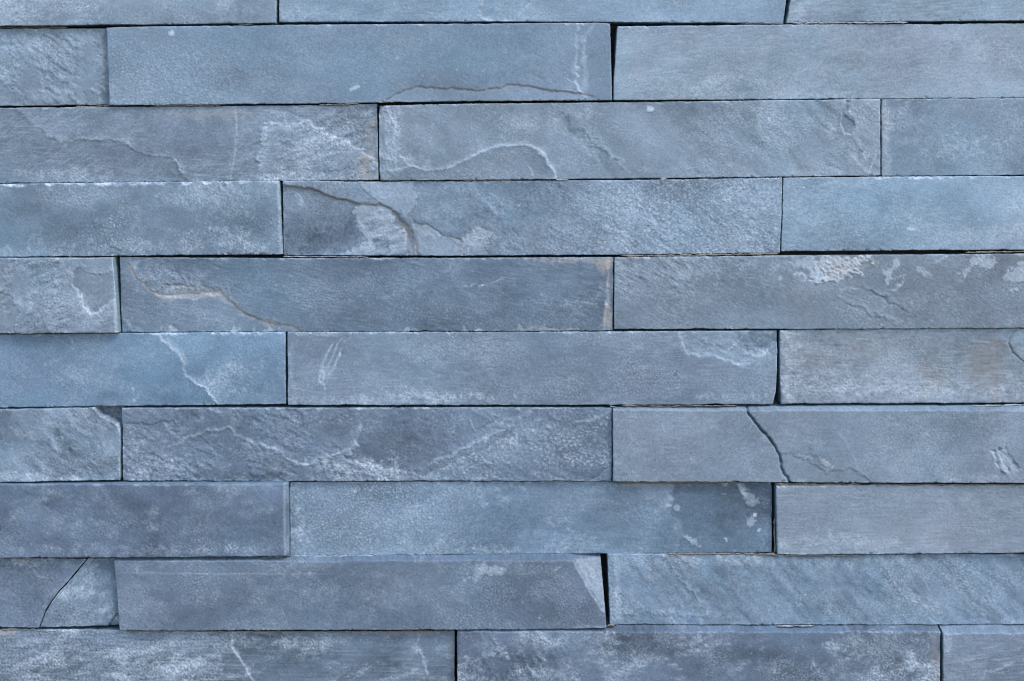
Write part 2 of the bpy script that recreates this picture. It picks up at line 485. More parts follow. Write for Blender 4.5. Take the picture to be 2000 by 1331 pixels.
# ------------------------------------------------------------------ the stones, course by course
# course 0 (cut by the top of the view)
def a0(F):
    F.mottle(0.05, dust=0.10); F.wave(1.2)
    F.flake(0.8, 0.20, ang=-35, aspect=2.2, wl=13, where=sstep(330, 120, F.X)); F.pebble(0.28, 0.20)
    F.blot(437, 8, 14, 14, dust=0.35, edge=.7); F.blot(50, 20, 70, 30, dust=.12, edge=.8); F.blot(520, 20, 60, 40, blue=.5, tone=-.03)
stone([(-440, -97), (540, -100)], [(-440, 54), (0, 51), (200, 49), (480, 46), (538, 45)], [(-440, -100), (-440, 55)], [(543, -100), (539, 46)], 14, (138, 156, 179), a0, 11)
def b0(F):
    F.mottle(0.05, dust=0.12); F.wave(1.0); F.pebble(0.22, 0.13)
    F.plate([(948, -60), (945, 5), (937, 26), (951, 44), (1003, 42), (1018, 22), (1042, -4), (1060, -60)], -1.6, tone=-.06, lip=.30, smooth=.3)
    F.ridge([(945, 0), (938, 27), (951, 40)], 1.3, .3, .0, tan=.3, tone=-.3)
    F.ridge([(1240, -10), (1238, 25), (1244, 42)], 1.4, .3, .3); F.ridge([(1258, -20), (1256, 12), (1266, 18)], 1.2, .3, .3)
    F.brush(.08, .07, wl=4); F.blot(600, 30, 60, 12, dust=.18, edge=.7); F.blot(870, 34, 80, 8, dust=.2, edge=.7); F.speck(14)
stone([(543, -100), (1533, -102)], [(543, 43), (1000, 42), (1180, 43), (1450, 45), (1530, 46)], [(546, -100), (544, 44)], [(1545, -100), (1536, 0), (1530, 46)], 8, (137, 160, 187), b0, 12)
def c0(F):
    F.mottle(0.05, dust=.1); F.brush(.15, .12, ang=-4); F.pebble(.12, .07)
    F.blot(1625, 36, 95, 14, ang=6, tone=-.13, edge=.5, rough=.5); F.ridge([(1600, -12), (1572, 6), (1546, 26)], 2.4, .4, .38); F.blot(1556, 26, 14, 10, ang=-40, dust=.4, edge=.5)
    F.ridge([(1540, 12), (1562, 2), (1580, -10)], 3, -1.2, 0, tone=-.15)
stone([(1537, -98), (2510, -106)], [(1537, 45), (1700, 43), (2000, 40), (2510, 36)], [(1549, -100), (1544, 0), (1536, 46)], [(2510, -105), (2508, 38)], 12, (143, 162, 184), c0, 13)

# course 1
def a1(F):
    F.mottle(0.06, dust=.1); F.flake(.9, .28, ang=38, aspect=2.0, wl=11); F.pebble(.35, .16); F.wave(1.4)
    F.ridge([(75, 125), (95, 140), (105, 155), (125, 162)], 1.6, .8, .3); F.blot(112, 72, 12, 16, tone=-.15, edge=.6)
    F.plate([(198, 40), (202, 120), (200, 215), (230, 215), (230, 40)], -3.0, tone=-.08, tan=.15, soft=3)
stone([(-775, 62), (0, 56), (209, 56)], [(-775, 214), (0, 207), (214, 205)], [(-775, 60), (-774, 212)], [(212, 54), (217, 207)], 3, (129, 147, 170), a1, 21)
def b1(F):
    F.mottle(0.045, wl=140, dust=.06); F.pebble(.34, .15, where=sstep(700, 300, F.X) * sstep(60, 110, F.Y), ang=35, aspect=1.5); F.wave(1.2)
    F.blot(950, 100, 160, 45, blue=.8, tone=-.02, edge=.7)
    lower = [(744, 201), (765, 188), (782, 179), (800, 173), (843, 169), (850, 171), (880, 172), (926, 175), (960, 171), (1004, 166), (1058, 172), (1088, 177), (1137, 182), (1160, 190), (1160, 215), (744, 215)]
    F.plate(lower, -2.6, soft=1.2, tone=.08, tan=.6, dust=.10, lip=.1, lipw=1.5, smooth=.5, j=.6, under=-.9)
    F.ridge([(880, 203), (905, 182), (930, 176)], 1.4, .7, .1, tan=.35)
    band = [(1132, 44), (1127, 90), (1126, 130), (1130, 158), (1139, 182)]
    F.plate([(1134, 40), (1128, 90), (1126, 130), (1130, 158), (1139, 182), (1160, 215), (1230, 215), (1230, 20), (1134, 20)], -2.2, soft=3.5, tone=-.01, lip=.28, lipw=4, smooth=.6)
    F.ridge([(1160, 50), (1146, 62), (1139, 95), (1142, 140), (1145, 182)], 4.5, .6, .42, taper=False, broken=.35)
    F.plate([(1125, 138), (1108, 152), (1118, 162), (1128, 160)], -.9, lip=.4, soft=.9); F.plate([(1130, 163), (1100, 176), (1132, 180)], -.9, lip=.4, soft=.9)
    F.ridge([(1025, 143), (1055, 149), (1088, 158)], 2.4, -.5, 0, tone=-.12, broken=.2)
    F.plate([(680, 178), (690, 167), (714, 155), (710, 165), (692, 177)], .3, dust=.8, soft=.5, j=.25); F.blot(776, 114, 4, 3, dust=.7, edge=.3); F.crust(332, 67, 4, 3); F.crust(337, 65, 2, 4)
    F.ridge([(1170, 71), (1185, 71)], .9, 0, .5); F.ridge([(980, 67), (1005, 66)], .9, 0, .35); F.speck(22, .4)
    F.ridge([(225, 56), (420, 50), (700, 48)], 1.5, 0, .16); F.ridge([(575, 125), (600, 95)], 1, 0, .2)
stone([(208, 54), (560, 49), (1193, 45)], [(214, 206), (640, 202), (900, 198), (1196, 196)], [(208, 52), (211, 130), (214, 206)], [(1192, 45), (1196, 197)], 13, (127, 148, 174), b1, 22, label="long slate stone with a flaked strip along its lower right edge")
def c1(F):
    F.mottle(0.05, wl=130, dust=.09); F.brush(.05, .08, ang=-7, wl=5); F.brush(.03, .05, ang=7, aspect=12, wl=4); F.mottle(0.02, wl=45, dust=.04, aspect=2.5, ang=-8); F.pebble(.08, .06); F.wave(1.2)
    [F.ridge([(1240 + 60 * q, 112 + 7 * q), (1380 + 50 * q, 97 + 6 * q), (1560 + 40 * q, 92 + 8 * q), (1860 + 30 * q, 118 + 9 * q)], 1.1, .06, .22, broken=.95, j=.8) for q in range(-5, 10)]
    F.blot(1360, 165, 100, 20, dust=.16, edge=.8, rough=.8); F.blot(1600, 70, 80, 12, tone=-.07, edge=.7, rough=.8); F.blot(1270, 188, 58, 9, tone=-.2, edge=.6, rough=.7)
    F.blot(1530, 188, 140, 8, dust=.15, edge=.8); F.ridge([(1243, 95), (1240, 125), (1236, 135)], 1.6, .1, .16); F.blot(1920, 130, 120, 70, dust=.07, edge=.8); F.speck(16, .4)
    F.blot(1370, 105, 22, 40, ang=20, tone=-.06, edge=.8); F.blot(1450, 110, 22, 40, ang=-25, tone=-.05, edge=.8)
stone([(1201, 52), (1500, 49), (2000, 46), (2190, 46)], [(1198, 196), (1560, 194), (2000, 191), (2190, 190)], [(1206, 50), (1199, 150), (1198, 197)], [(2190, 40), (2190, 192)], 9, (145, 162, 184), c1, 23, tilt=(-3, 0))

# course 2
def a2(F):
    F.mottle(0.06, dust=.08); F.wave(1.0); F.brush(.10, .10, ang=1)
    F.pebble(.2, .12, where=sstep(700, 200, F.X) * .4)
    F.plate([(-30, 203), (22, 203), (42, 226), (62, 248), (88, 267), (108, 273), (132, 278), (182, 275), (246, 280), (262, 291), (292, 300), (338, 311), (346, 322), (352, 336), (366, 350), (384, 362), (384, 380), (-300, 380), (-300, 203)], -1.5, soft=2.0, tone=-.13, lip=.20, lipw=2.0, glow=-.35, glow_w=16, smooth=.3, j=.8)
    F.ridge([(132, 277), (182, 274), (246, 279), (262, 290), (292, 299), (338, 310)], 2.6, .9, .26, broken=.6)
    F.ridge([(342, 312), (350, 332), (362, 350), (378, 358)], 3, 1.3, .35, tan=.1)
    F.plate([(461, 205), (461, 245), (458, 300), (449, 360), (760, 360), (760, 205)], -1.3, soft=1.0, tone=-.02, lip=.28, lipw=1.5, j=.4)
    F.ridge([(461, 222), (461, 260), (458, 300), (451, 350)], 1.3, .6, .28, j=.4, broken=.6)
    F.plate([(520, 238), (511, 262), (513, 285), (499, 306), (508, 322), (514, 345), (507, 370), (760, 370), (760, 330), (700, 290), (650, 262), (600, 240), (560, 245)], 2.2, soft=3, lip=.32, lipw=3.4, dust=.06, j=1.1, glow=.4, glow_w=18)
    k = sstep(490, 530, F.X)
    F.flake(1.3, .26, ang=-28, aspect=2.4, wl=20, where=k)
    F.ridge([(562, 220), (553, 240), (556, 256)], 2, .9, .7); F.ridge([(577, 232), (593, 246), (603, 258)], 2, .8, .6); F.ridge([(515, 262), (503, 300), (512, 340)], 5, .4, .3); F.ridge([(605, 340), (660, 332), (700, 318)], 1.8, -.9, 0, tone=-.2)
    F.ridge([(585, 325), (605, 330)], 1.5, .8, .4); F.blot(610, 300, 40, 25, dust=.16, edge=.7, rough=.9); F.blot(600, 350, 120, 9, dust=.3, edge=.6, rough=.9)
    F.blot(680, 255, 55, 45, ang=-30, dust=.12, edge=.7); F.brush(.12, .10, ang=-32, aspect=9)
    F.blot(713, 320, 16, 20, tone=-.22, edge=.5); F.blot(724, 245, 8, 30, tan=.25, edge=.7, rough=1.1); F.blot(718, 310, 8, 18, ang=30, tan=.42, edge=.6, rough=1.2); F.blot(722, 342, 20, 8, tan=.35, edge=.6, rough=1.2)
    F.blot(420, 222, 80, 9, tan=.2, dust=.1, edge=.7, rough=1.2, wl=10); F.speck(16, .45); F.blot(120, 345, 70, 12, dust=.3, edge=.7, rough=.8); F.blot(410, 270, 14, 14, tone=-.1, edge=.5)
stone([(-250, 218), (0, 211), (300, 209), (640, 206), (738, 204)], [(-250, 362), (0, 358), (460, 354), (740, 352)], [(-250, 210), (-250, 362)], [(736, 204), (740, 353)], 6, (121, 138, 161), a2, 31, label="slate stone crossed by a long curved step with a rough shell-like break at its right end")
def b2(F):
    F.mottle(0.06, dust=.10, ang=35, aspect=2); F.wave(1.6); F.pebble(.28, .15); F.flake(.6, .12, ang=38, wl=24, where=sstep(1200, 1500, F.X))
    F.slope([(735, 228), (758, 200)], 1.0, 40, side=-1, j=.2)
    F.plate([(756, 219), (764, 240), (779, 262), (776, 290), (790, 309), (804, 322), (780, 332), (730, 330), (730, 210)], -1.2, soft=2, dust=.02, lip=.3, lipw=4)
    F.blot(768, 275, 13, 55, dust=.36, edge=.5, rough=.9); F.blot(775, 308, 30, 7, ang=12, dust=.3, edge=.6, rough=.8); F.flake(.7, .12, ang=80, wl=10, where=sstep(800, 770, F.X))
    cur = [(782, 306), (798, 322), (820, 331), (842, 333), (872, 328), (905, 314), (940, 297), (972, 286), (1008, 281), (1040, 284), (1058, 296), (1066, 312), (1076, 330), (1088, 352)]
    F.plate(cur + [(1088, 380), (820, 380), (790, 345)], 1.0, soft=2.4, tone=-.09, lip=.12, glow=-.3, glow_w=10, smooth=.2, j=.5)
    F.ridge(cur, 3.2, 1.2, .26, j=.6, broken=.6, taper=False); F.ridge([(930, 298), (975, 282), (1015, 277), (1040, 279)], 1.3, .3, .25, j=.5)
    F.ridge([(1058, 290), (1068, 312), (1078, 330), (1086, 345)], 3.2, .7, .5); F.ridge([(1025, 323), (1036, 332), (1045, 346)], 2.6, .7, .8)
    F.blot(1050, 320, 17, 20, dust=-.1, tone=-.08, edge=.6)
    F.ridge([(1090, 222), (1125, 248), (1150, 262)], 6, -.9, 0, tone=-.13, broken=.2); F.ridge([(1150, 280), (1195, 312), (1235, 345)], 4, .7, .17, j=2); F.ridge([(1080, 215), (1112, 250), (1150, 290), (1185, 335)], 11, -1.4, 0, tone=-.15, j=2, broken=.1); F.ridge([(1110, 215), (1160, 275), (1215, 335)], 7, 1.0, .16, j=2)
    F.blot(1150, 222, 22, 10, dust=.22, edge=.6, rough=.9); F.blot(1015, 240, 40, 15, dust=.16, edge=.7, rough=.9); F.crust(1272, 213, 6, 5); F.crust(1268, 216, 4, 2)
    F.blot(1380, 212, 90, 12, tone=-.10, edge=.7, rough=.6); F.blot(1590, 240, 50, 30, tone=-.07, edge=.6)
    F.blot(1500, 222, 40, 18, dust=.2, edge=.8, rough=.8); F.blot(1345, 270, 50, 30, dust=.1, edge=.8)
    F.plate([(1655, 200), (1648, 225), (1672, 240), (1668, 258), (1650, 262), (1640, 240), (1645, 205)], -1.4, tone=-.12, lip=.25, soft=1.3, smooth=.4)
    F.plate([(1655, 200), (1654, 218), (1668, 232), (1672, 246), (1664, 262), (1672, 280), (1684, 300), (1690, 345), (1740, 345), (1740, 190), (1655, 190)], 1.2, lip=.6, soft=1.5, dust=.08, lipw=2.6)
    F.plate([(1612, 256), (1628, 250), (1634, 262), (1626, 274), (1618, 268)], .6, dust=.25, lip=.3, soft=1); F.ridge([(1606, 240), (1620, 248), (1630, 255)], 1.4, .5, .35)
    F.ridge([(1711, 295), (1703, 318), (1695, 343)], 1.5, .6, .9, j=.3); F.ridge([(1686, 300), (1682, 322), (1688, 340)], 1.5, .5, .4); F.ridge([(1640, 285), (1672, 310), (1684, 335)], 2, .6, .25)
    F.ridge([(1440, 235), (1480, 280), (1498, 325)], 2, .5, .17, j=2); F.ridge([(1515, 290), (1535, 310), (1570, 325)], 1.6, .4, .2); F.ridge([(1460, 310), (1475, 300)], 2, .7, .25)
    F.speck(24, .4)
stone([(739, 207), (850, 204), (1400, 198), (1718, 194)], [(741, 353), (1000, 351), (1400, 347), (1719, 343)], [(739, 205), (741, 353)], [(1719, 193), (1719, 344)], 9, (133, 150, 172), b2, 32, label="slate stone with a pale S-shaped ridge curving across its left half")
def c2(F):
    F.mottle(0.05, dust=.07); F.pebble(.18, .12); F.wave(.9); F.blot(1731, 285, 7, 60, dust=.36, tan=.12, edge=.6, rough=1.0); F.blot(1728, 215, 5, 18, dust=.3, edge=.6, rough=.8)
    F.blot(1860, 290, 55, 18, dust=.22, edge=.6, rough=1.3); F.blot(1765, 240, 18, 20, dust=.16, edge=.7, rough=1.2); F.blot(1980, 230, 30, 20, dust=.14, edge=.8); F.blot(1880, 290, 90, 50, blue=.5, edge=.7); F.speck(20, .4)
stone([(1722, 194), (2000, 192), (2700, 188)], [(1722, 344), (2000, 342), (2700, 338)], [(1722, 193), (1722, 345)], [(2700, 180), (2700, 340)], 7, (129, 148, 172), c2, 33)

# course 3
def a3(F):
    F.slope([(541, 340), (548, 510)], 1.4, 10, side=-1, j=.15, lip=.15)
    F.mottle(0.07, dust=.09); F.wave(1.4); F.pebble(.38, .18, ang=60, aspect=1.5)
    k = np.exp(-(((F.X - 400) / 65) ** 2 + ((F.Y - 382) / 26) ** 2)); F.flake(.9, .45, ang=65, aspect=3, wl=9, where=k)
    F.blot(395, 382, 75, 26, dust=.22, edge=.7, rough=.9); F.blot(475, 450, 50, 42, tone=-.11, edge=.6); F.blot(300, 482, 160, 11, dust=.25, edge=.6, rough=1.0); F.blot(465, 472, 42, 14, ang=30, dust=.34, edge=.6, rough=1.2)
    F.ridge([(82, 448), (66, 468), (44, 500)], 3.5, .5, .32, j=1.5); F.plate([(205, 493), (214, 484), (228, 494), (224, 502), (205, 502)], -2.5, tone=-.12, lip=.2); F.blot(470, 372, 60, 14, dust=.12, edge=.8)
    F.blot(85, 385, 30, 20, tone=-.05, dust=.08, edge=.6); F.chips(F.top, 30, 0, 540, 6, .42); F.chips(F.bot, 14, 330, 540, 4, .25); F.blot(235, 400, 14, 22, ang=-60, dust=.12, edge=.8)
    F.ridge([(70, 505), (76, 490)], 1.5, 0, .1, tone=-.2)
stone([(-440, 364), (0, 360), (300, 356), (545, 354)], [(-440, 506), (0, 502), (230, 500), (551, 497)], [(-440, 360), (-440, 504)], [(546, 353), (552, 498)], 14, (119, 139, 163), a3, 41)
def b3(F):
    F.mottle(0.08, dust=.08); F.wave(1.8)
    k = sstep(1040, 1160, F.X + 0.5 * (F.Y - 425)); F.pebble(.28, .22, where=k, wl=6); F.pebble(.2, .1); F.flake(.5, .15, ang=35, wl=14, where=sstep(830, 960, F.X))
    big = [(555, 360), (572, 364), (600, 367), (622, 374), (648, 384), (672, 390), (702, 399), (722, 401), (742, 399), (757, 408), (772, 417), (785, 431), (797, 447), (808, 462), (816, 480), (826, 502), (826, 540), (500, 540), (500, 350)]
    F.plate(big, -4.0, soft=3.2, tan=.5, lip=.12, lipw=3.0, smooth=.5, j=.5, under=-1.2)
    F.ridge([(757, 408), (778, 428), (792, 452), (803, 476), (812, 500)], 4.5, -1.6, 0, tan=.28, tone=-.16, j=.4, broken=.1)
    F.ridge([(600, 368), (648, 386), (702, 401)], 2.2, -.9, 0, tan=.3, tone=-.2, j=.4, broken=.1)
    F.blot(628, 425, 42, 38, blue=-.3, edge=.6, rough=.6); F.blot(625, 410, 40, 40, ang=-30, dust=.09, edge=.6)
    F.blot(645, 470, 46, 22, ang=-15, tone=-.19, dust=-.1, edge=.3, rough=.9)
    fl = [(684, 416), (700, 402), (735, 404), (757, 414), (778, 436), (792, 462), (804, 500), (656, 500), (672, 492), (690, 482), (706, 477), (714, 467), (708, 458), (699, 449), (702, 437), (692, 428)]
    F.plate(fl, 1.0, soft=.9, dust=.40, lip=.30, lipw=2.0, j=1.3); F.plate([(727, 468), (752, 460), (757, 476), (758, 505), (728, 505), (732, 485)], -.9, soft=.9, dust=-.25, tone=-.05, lip=.08)
    F.flake(.8, .16, ang=-20, wl=12, where=sstep(-2, 3, poly_sd(F.X, F.Y, fl)))
    F.blot(725, 440, 8, 10, dust=-.15, tone=-.06, edge=.5)
    F.plate([(803, 432), (830, 440), (862, 457), (880, 466), (904, 471), (917, 464), (928, 452), (946, 447), (958, 452), (955, 470), (948, 485), (956, 505), (826, 505), (815, 478)], -1.5, soft=1.3, tone=.0, dust=.30, tan=.15, lip=.25, lipw=1.8)
    F.ridge([(802, 431), (832, 441), (868, 460), (905, 471)], 1.8, -.9, 0, tone=-.3, tan=.25, j=.6, broken=.2); F.ridge([(840, 452), (880, 468), (908, 480), (915, 498)], 2, .9, .3)
    F.flake(1.2, .3, ang=-50, wl=12, where=np.exp(-(((F.X - 935) / 26) ** 2 + ((F.Y - 462) / 22) ** 2)))
    F.plate([(812, 350), (806, 372), (820, 384), (814, 400), (803, 416), (792, 428), (770, 418), (740, 396), (712, 372), (690, 350)], 1.1, soft=1.2, dust=.24, lip=.26, lipw=2.2)
    F.ridge([(730, 366), (742, 388), (755, 396)], 1.5, .5, .2); F.plate([(575, 376), (585, 378), (592, 398), (582, 402)], .4, dust=.18, lip=.2)
    F.blot(950, 410, 26, 12, tone=-.1, edge=.6, rough=.8); F.blot(920, 380, 20, 10, ang=35, tone=-.12, edge=.6, rough=.9); F.blot(1060, 485, 90, 14, tone=-.12, edge=.5, rough=.5)
    F.blot(1230, 400, 60, 30, tone=.02, dust=.12, edge=.8); F.blot(1430, 370, 60, 20, ang=30, dust=.15, edge=.8); F.ridge([(1395, 355), (1412, 385), (1420, 402)], 5, .5, .16); F.blot(1350, 380, 30, 30, tone=-.1, edge=.6)
    F.blot(556, 476, 7, 18, tone=-.15, edge=.4); F.blot(952, 418, 9, 14, tone=-.14, edge=.4); F.speck(20, .4); F.chips(F.top, 12, 700, 1000, 3.5, .3)
stone([(552, 353), (700, 355), (1000, 354), (1300, 351), (1528, 347)], [(553, 499), (850, 500), (1200, 498), (1524, 494)], [(552, 350), (553, 500)], [(1528, 346), (1524, 495)], 8, (118, 138, 163), b3, 42, label="slate stone with a deep curved fracture and pale torn flakes in its left third")
def c3(F):
    F.mottle(0.05, wl=140, dust=.08); F.brush(.08, .09, ang=10, aspect=7); F.pebble(.15, .12); F.wave(1.0); F.blue += .5
    F.ridge([(1556, 392), (1590, 374), (1630, 360), (1680, 357), (1730, 352)], 6, .2, .30, tan=.08, j=2, broken=.4); F.ridge([(1735, 362), (1722, 410), (1700, 462)], 9, -.5, 0, tone=-.10, j=2, broken=.2); F.ridge([(1770, 360), (1764, 400), (1750, 450)], 7, -.4, 0, tone=-.06, j=2)
    F.blot(1640, 410, 50, 35, tone=-.05, blue=.4, edge=.7); F.blot(1680, 480, 40, 12, tone=-.09, edge=.7); F.blot(1600, 430, 40, 14, ang=20, dust=.2, edge=.8, rough=1); F.blot(1960, 460, 80, 22, dust=.18, tan=.08, edge=.8, rough=1)
    F.blot(1569, 367, 3, 2, dust=.8, edge=.3); F.crust(1780, 448, 6, 4); F.blot(1850, 460, 90, 18, ang=10, dust=.15, edge=.8, rough=1); F.blot(1985, 380, 20, 30, dust=.12, edge=.8); F.speck(22, .4); F.chips(F.top, 16, 1700, 2000, 4.5, .35); F.chips(F.bot, 8, 1600, 2000, 3, -.1)
stone([(1530, 347), (2000, 344), (2510, 342)], [(1526, 491), (2000, 488), (2510, 486)], [(1530, 346), (1526, 492)], [(2510, 340), (2510, 488)], 11, (141, 164, 191), c3, 43, label="palest and bluest stone of the wall with a smooth face")

# course 4
def a4(F):
    F.slope([(219, 490), (227, 660)], 1.5, 16, side=-1, j=.15, lip=.25)
    F.mottle(0.06, dust=.1); F.wave(1.5); k = sstep(140, 110, F.X) + .6 * sstep(575, 620, F.Y); F.flake(1.1, .30, ang=-30, aspect=2.0, wl=12, where=np.clip(k, 0, 1)); F.pebble(.3, .16)
    F.plate([(150, 523), (174, 528), (186, 533), (205, 531), (226, 522), (226, 585), (214, 592), (205, 598), (190, 612), (176, 607), (160, 590), (148, 568), (136, 552), (139, 535)], -1.8, soft=1.2, tone=-.05, lip=.3, lipw=2.4, smooth=.7, glow=-.3)
    F.ridge([(136, 552), (152, 574), (168, 597), (182, 606)], 3, 1.0, .4); F.ridge([(182, 614), (200, 624), (212, 615), (210, 603)], 1.8, .7, .25); F.ridge([(148, 527), (178, 530), (205, 532), (224, 524)], 1.8, .6, .35)
    F.plate([(-20, 572), (6, 569), (24, 576), (34, 592), (38, 612), (34, 632), (20, 650), (-40, 650), (-40, 572)], -1.7, soft=1.5, tone=-.07, lip=.5); F.ridge([(28, 578), (40, 595), (55, 606)], 3, .9, .38)
    F.ridge([(90, 516), (130, 518)], 1.5, .4, .35); F.blot(205, 560, 20, 25, tone=-.05, edge=.6); F.speck(10, .4)
stone([(-770, 508), (0, 505), (222, 504)], [(-770, 657), (0, 652), (232, 650)], [(-770, 500), (-770, 655)], [(220, 503), (231, 650)], 26, (127, 143, 165), a4, 51)
def b4(F):
    F.mottle(0.05, dust=.05); F.wave(1.4); F.pebble(.22, .11)
    F.blot(330, 545, 55, 22, dust=.12, edge=.7, rough=.9); F.flake(.8, .3, ang=60, wl=11, where=np.exp(-(((F.X - 330) / 60) ** 2 + ((F.Y - 545) / 24) ** 2)))
    st = [(249, 500), (254, 519), (266, 537), (282, 556), (296, 570), (320, 579), (345, 574), (372, 571), (398, 570), (420, 567), (434, 572), (448, 588), (464, 600), (484, 613), (506, 621), (540, 631), (574, 637), (586, 650), (586, 690), (200, 690), (200, 500)]
    F.plate(st, -2.4, soft=3.6, tone=.09, tan=.55, lip=.30, lipw=3.2, smooth=.4, j=.5, dust=.05, under=-.6)
    F.ridge([(318, 577), (330, 567), (356, 562), (390, 565), (402, 560), (420, 562), (436, 570)], 3, .6, .12, tan=.45, j=.7); F.ridge([(310, 567), (335, 562), (380, 564)], 1.6, -.6, 0, tan=.3, tone=-.15)
    F.plate([(300, 572), (322, 563), (352, 559), (392, 563), (399, 557), (422, 561), (434, 570), (420, 575), (350, 582), (315, 582)], -1.6, soft=1, tan=.1)
    F.ridge([(254, 520), (282, 560), (300, 576), (320, 584), (380, 576), (424, 574), (448, 592), (486, 618), (516, 627), (574, 641)], 4.5, .2, .32, tan=.35, j=.5, broken=.3); F.ridge([(325, 583), (360, 575), (410, 578), (440, 590)], 4, .2, .22, j=1)
    F.brush(.08, .07, ang=12); F.plate([(255, 508), (272, 509), (264, 520)], .2, dust=.3, lip=.2); F.blot(400, 615, 60, 12, ang=25, dust=.12, edge=.8)
    F.ridge([(240, 620), (250, 640), (275, 650)], 1.8, .5, .3); F.ridge([(234, 630), (245, 646), (260, 652)], 2, -1, 0, tone=-.1)
    for cx, q in ((313, .7), (337, 1.3), (458, 1.2), (498, 1), (504, .5), (527, 1.4), (545, .5), (797, .8), (832, .5), (871, 1), (908, 1.1), (937, .9), (973, .6)): F.plate([(cx, 651 - 16 * q), (cx + 3 * q, 651 - 9 * q), (cx + 13 * q, 652), (cx - 12 * q, 652), (cx - 3 * q, 651 - 9 * q)], -1.2, dust=.5, soft=1.2, lip=.2, j=.4)
    F.ridge([(960, 553), (975, 546), (991, 540)], 1.1, 0, .65, j=.3); F.ridge([(880, 560), (905, 557), (935, 558), (962, 553)], 1.1, .2, .42); F.blot(942, 558, 3, 2, dust=.8, edge=.3); F.ridge([(945, 553), (975, 565), (1002, 583)], 2.2, .3, .26)
    F.ridge([(862, 535), (882, 515)], 1, 0, .25); F.blot(900, 550, 40, 12, ang=60, dust=.08, edge=.8); F.ridge([(890, 560), (900, 555), (892, 590)], 3, .1, .12)
    F.ridge([(805, 555), (822, 585)], 2, .2, .16); F.ridge([(1040, 552), (1100, 590), (1140, 620)], 3, .3, .14, j=2); F.blot(1140, 590, 30, 9, dust=.22, edge=.7, rough=1.2)
    F.plate([(1186, 500), (1190, 540), (1188, 580), (1182, 605), (1178, 655), (1215, 655), (1215, 500)], -2.6, soft=2.2, tone=.02, tan=.34, lip=.16, j=.6, dust=.05)
    F.blot(1190, 622, 9, 26, tan=.45, dust=.1, edge=.4, rough=.6); F.blot(1150, 508, 70, 5, tan=.35, dust=.12, edge=.6, rough=1.4, wl=12); F.blot(1182, 518, 12, 10, tan=.6, edge=.6, rough=1.1, wl=9)
    F.plate([(1004, 645), (1020, 636), (1026, 645), (1062, 640), (1080, 636), (1100, 640), (1140, 644), (1140, 655), (1004, 655)], -1.1, soft=1.4, dust=.32, tan=.2, lip=.1); F.crust(1184, 597, 3, 7, dust=.5); F.ridge([(1168, 560), (1190, 562)], 1, 0, .4); F.ridge([(1132, 537), (1137, 532)], 1.2, 0, .6)
    F.blot(880, 640, 60, 14, tone=-.06, edge=.7); F.speck(26, .4); F.blot(745, 580, 50, 40, dust=.05, edge=.8, rough=1)
stone([(232, 503), (600, 505), (1000, 504), (1198, 503)], [(237, 649), (600, 648), (1000, 647), (1197, 646)], [(232, 500), (237, 650)], [(1199, 503), (1197, 647)], 9, (103, 122, 146), b4, 52, label="dark slate stone with a wavy tan-edged step in its left third")
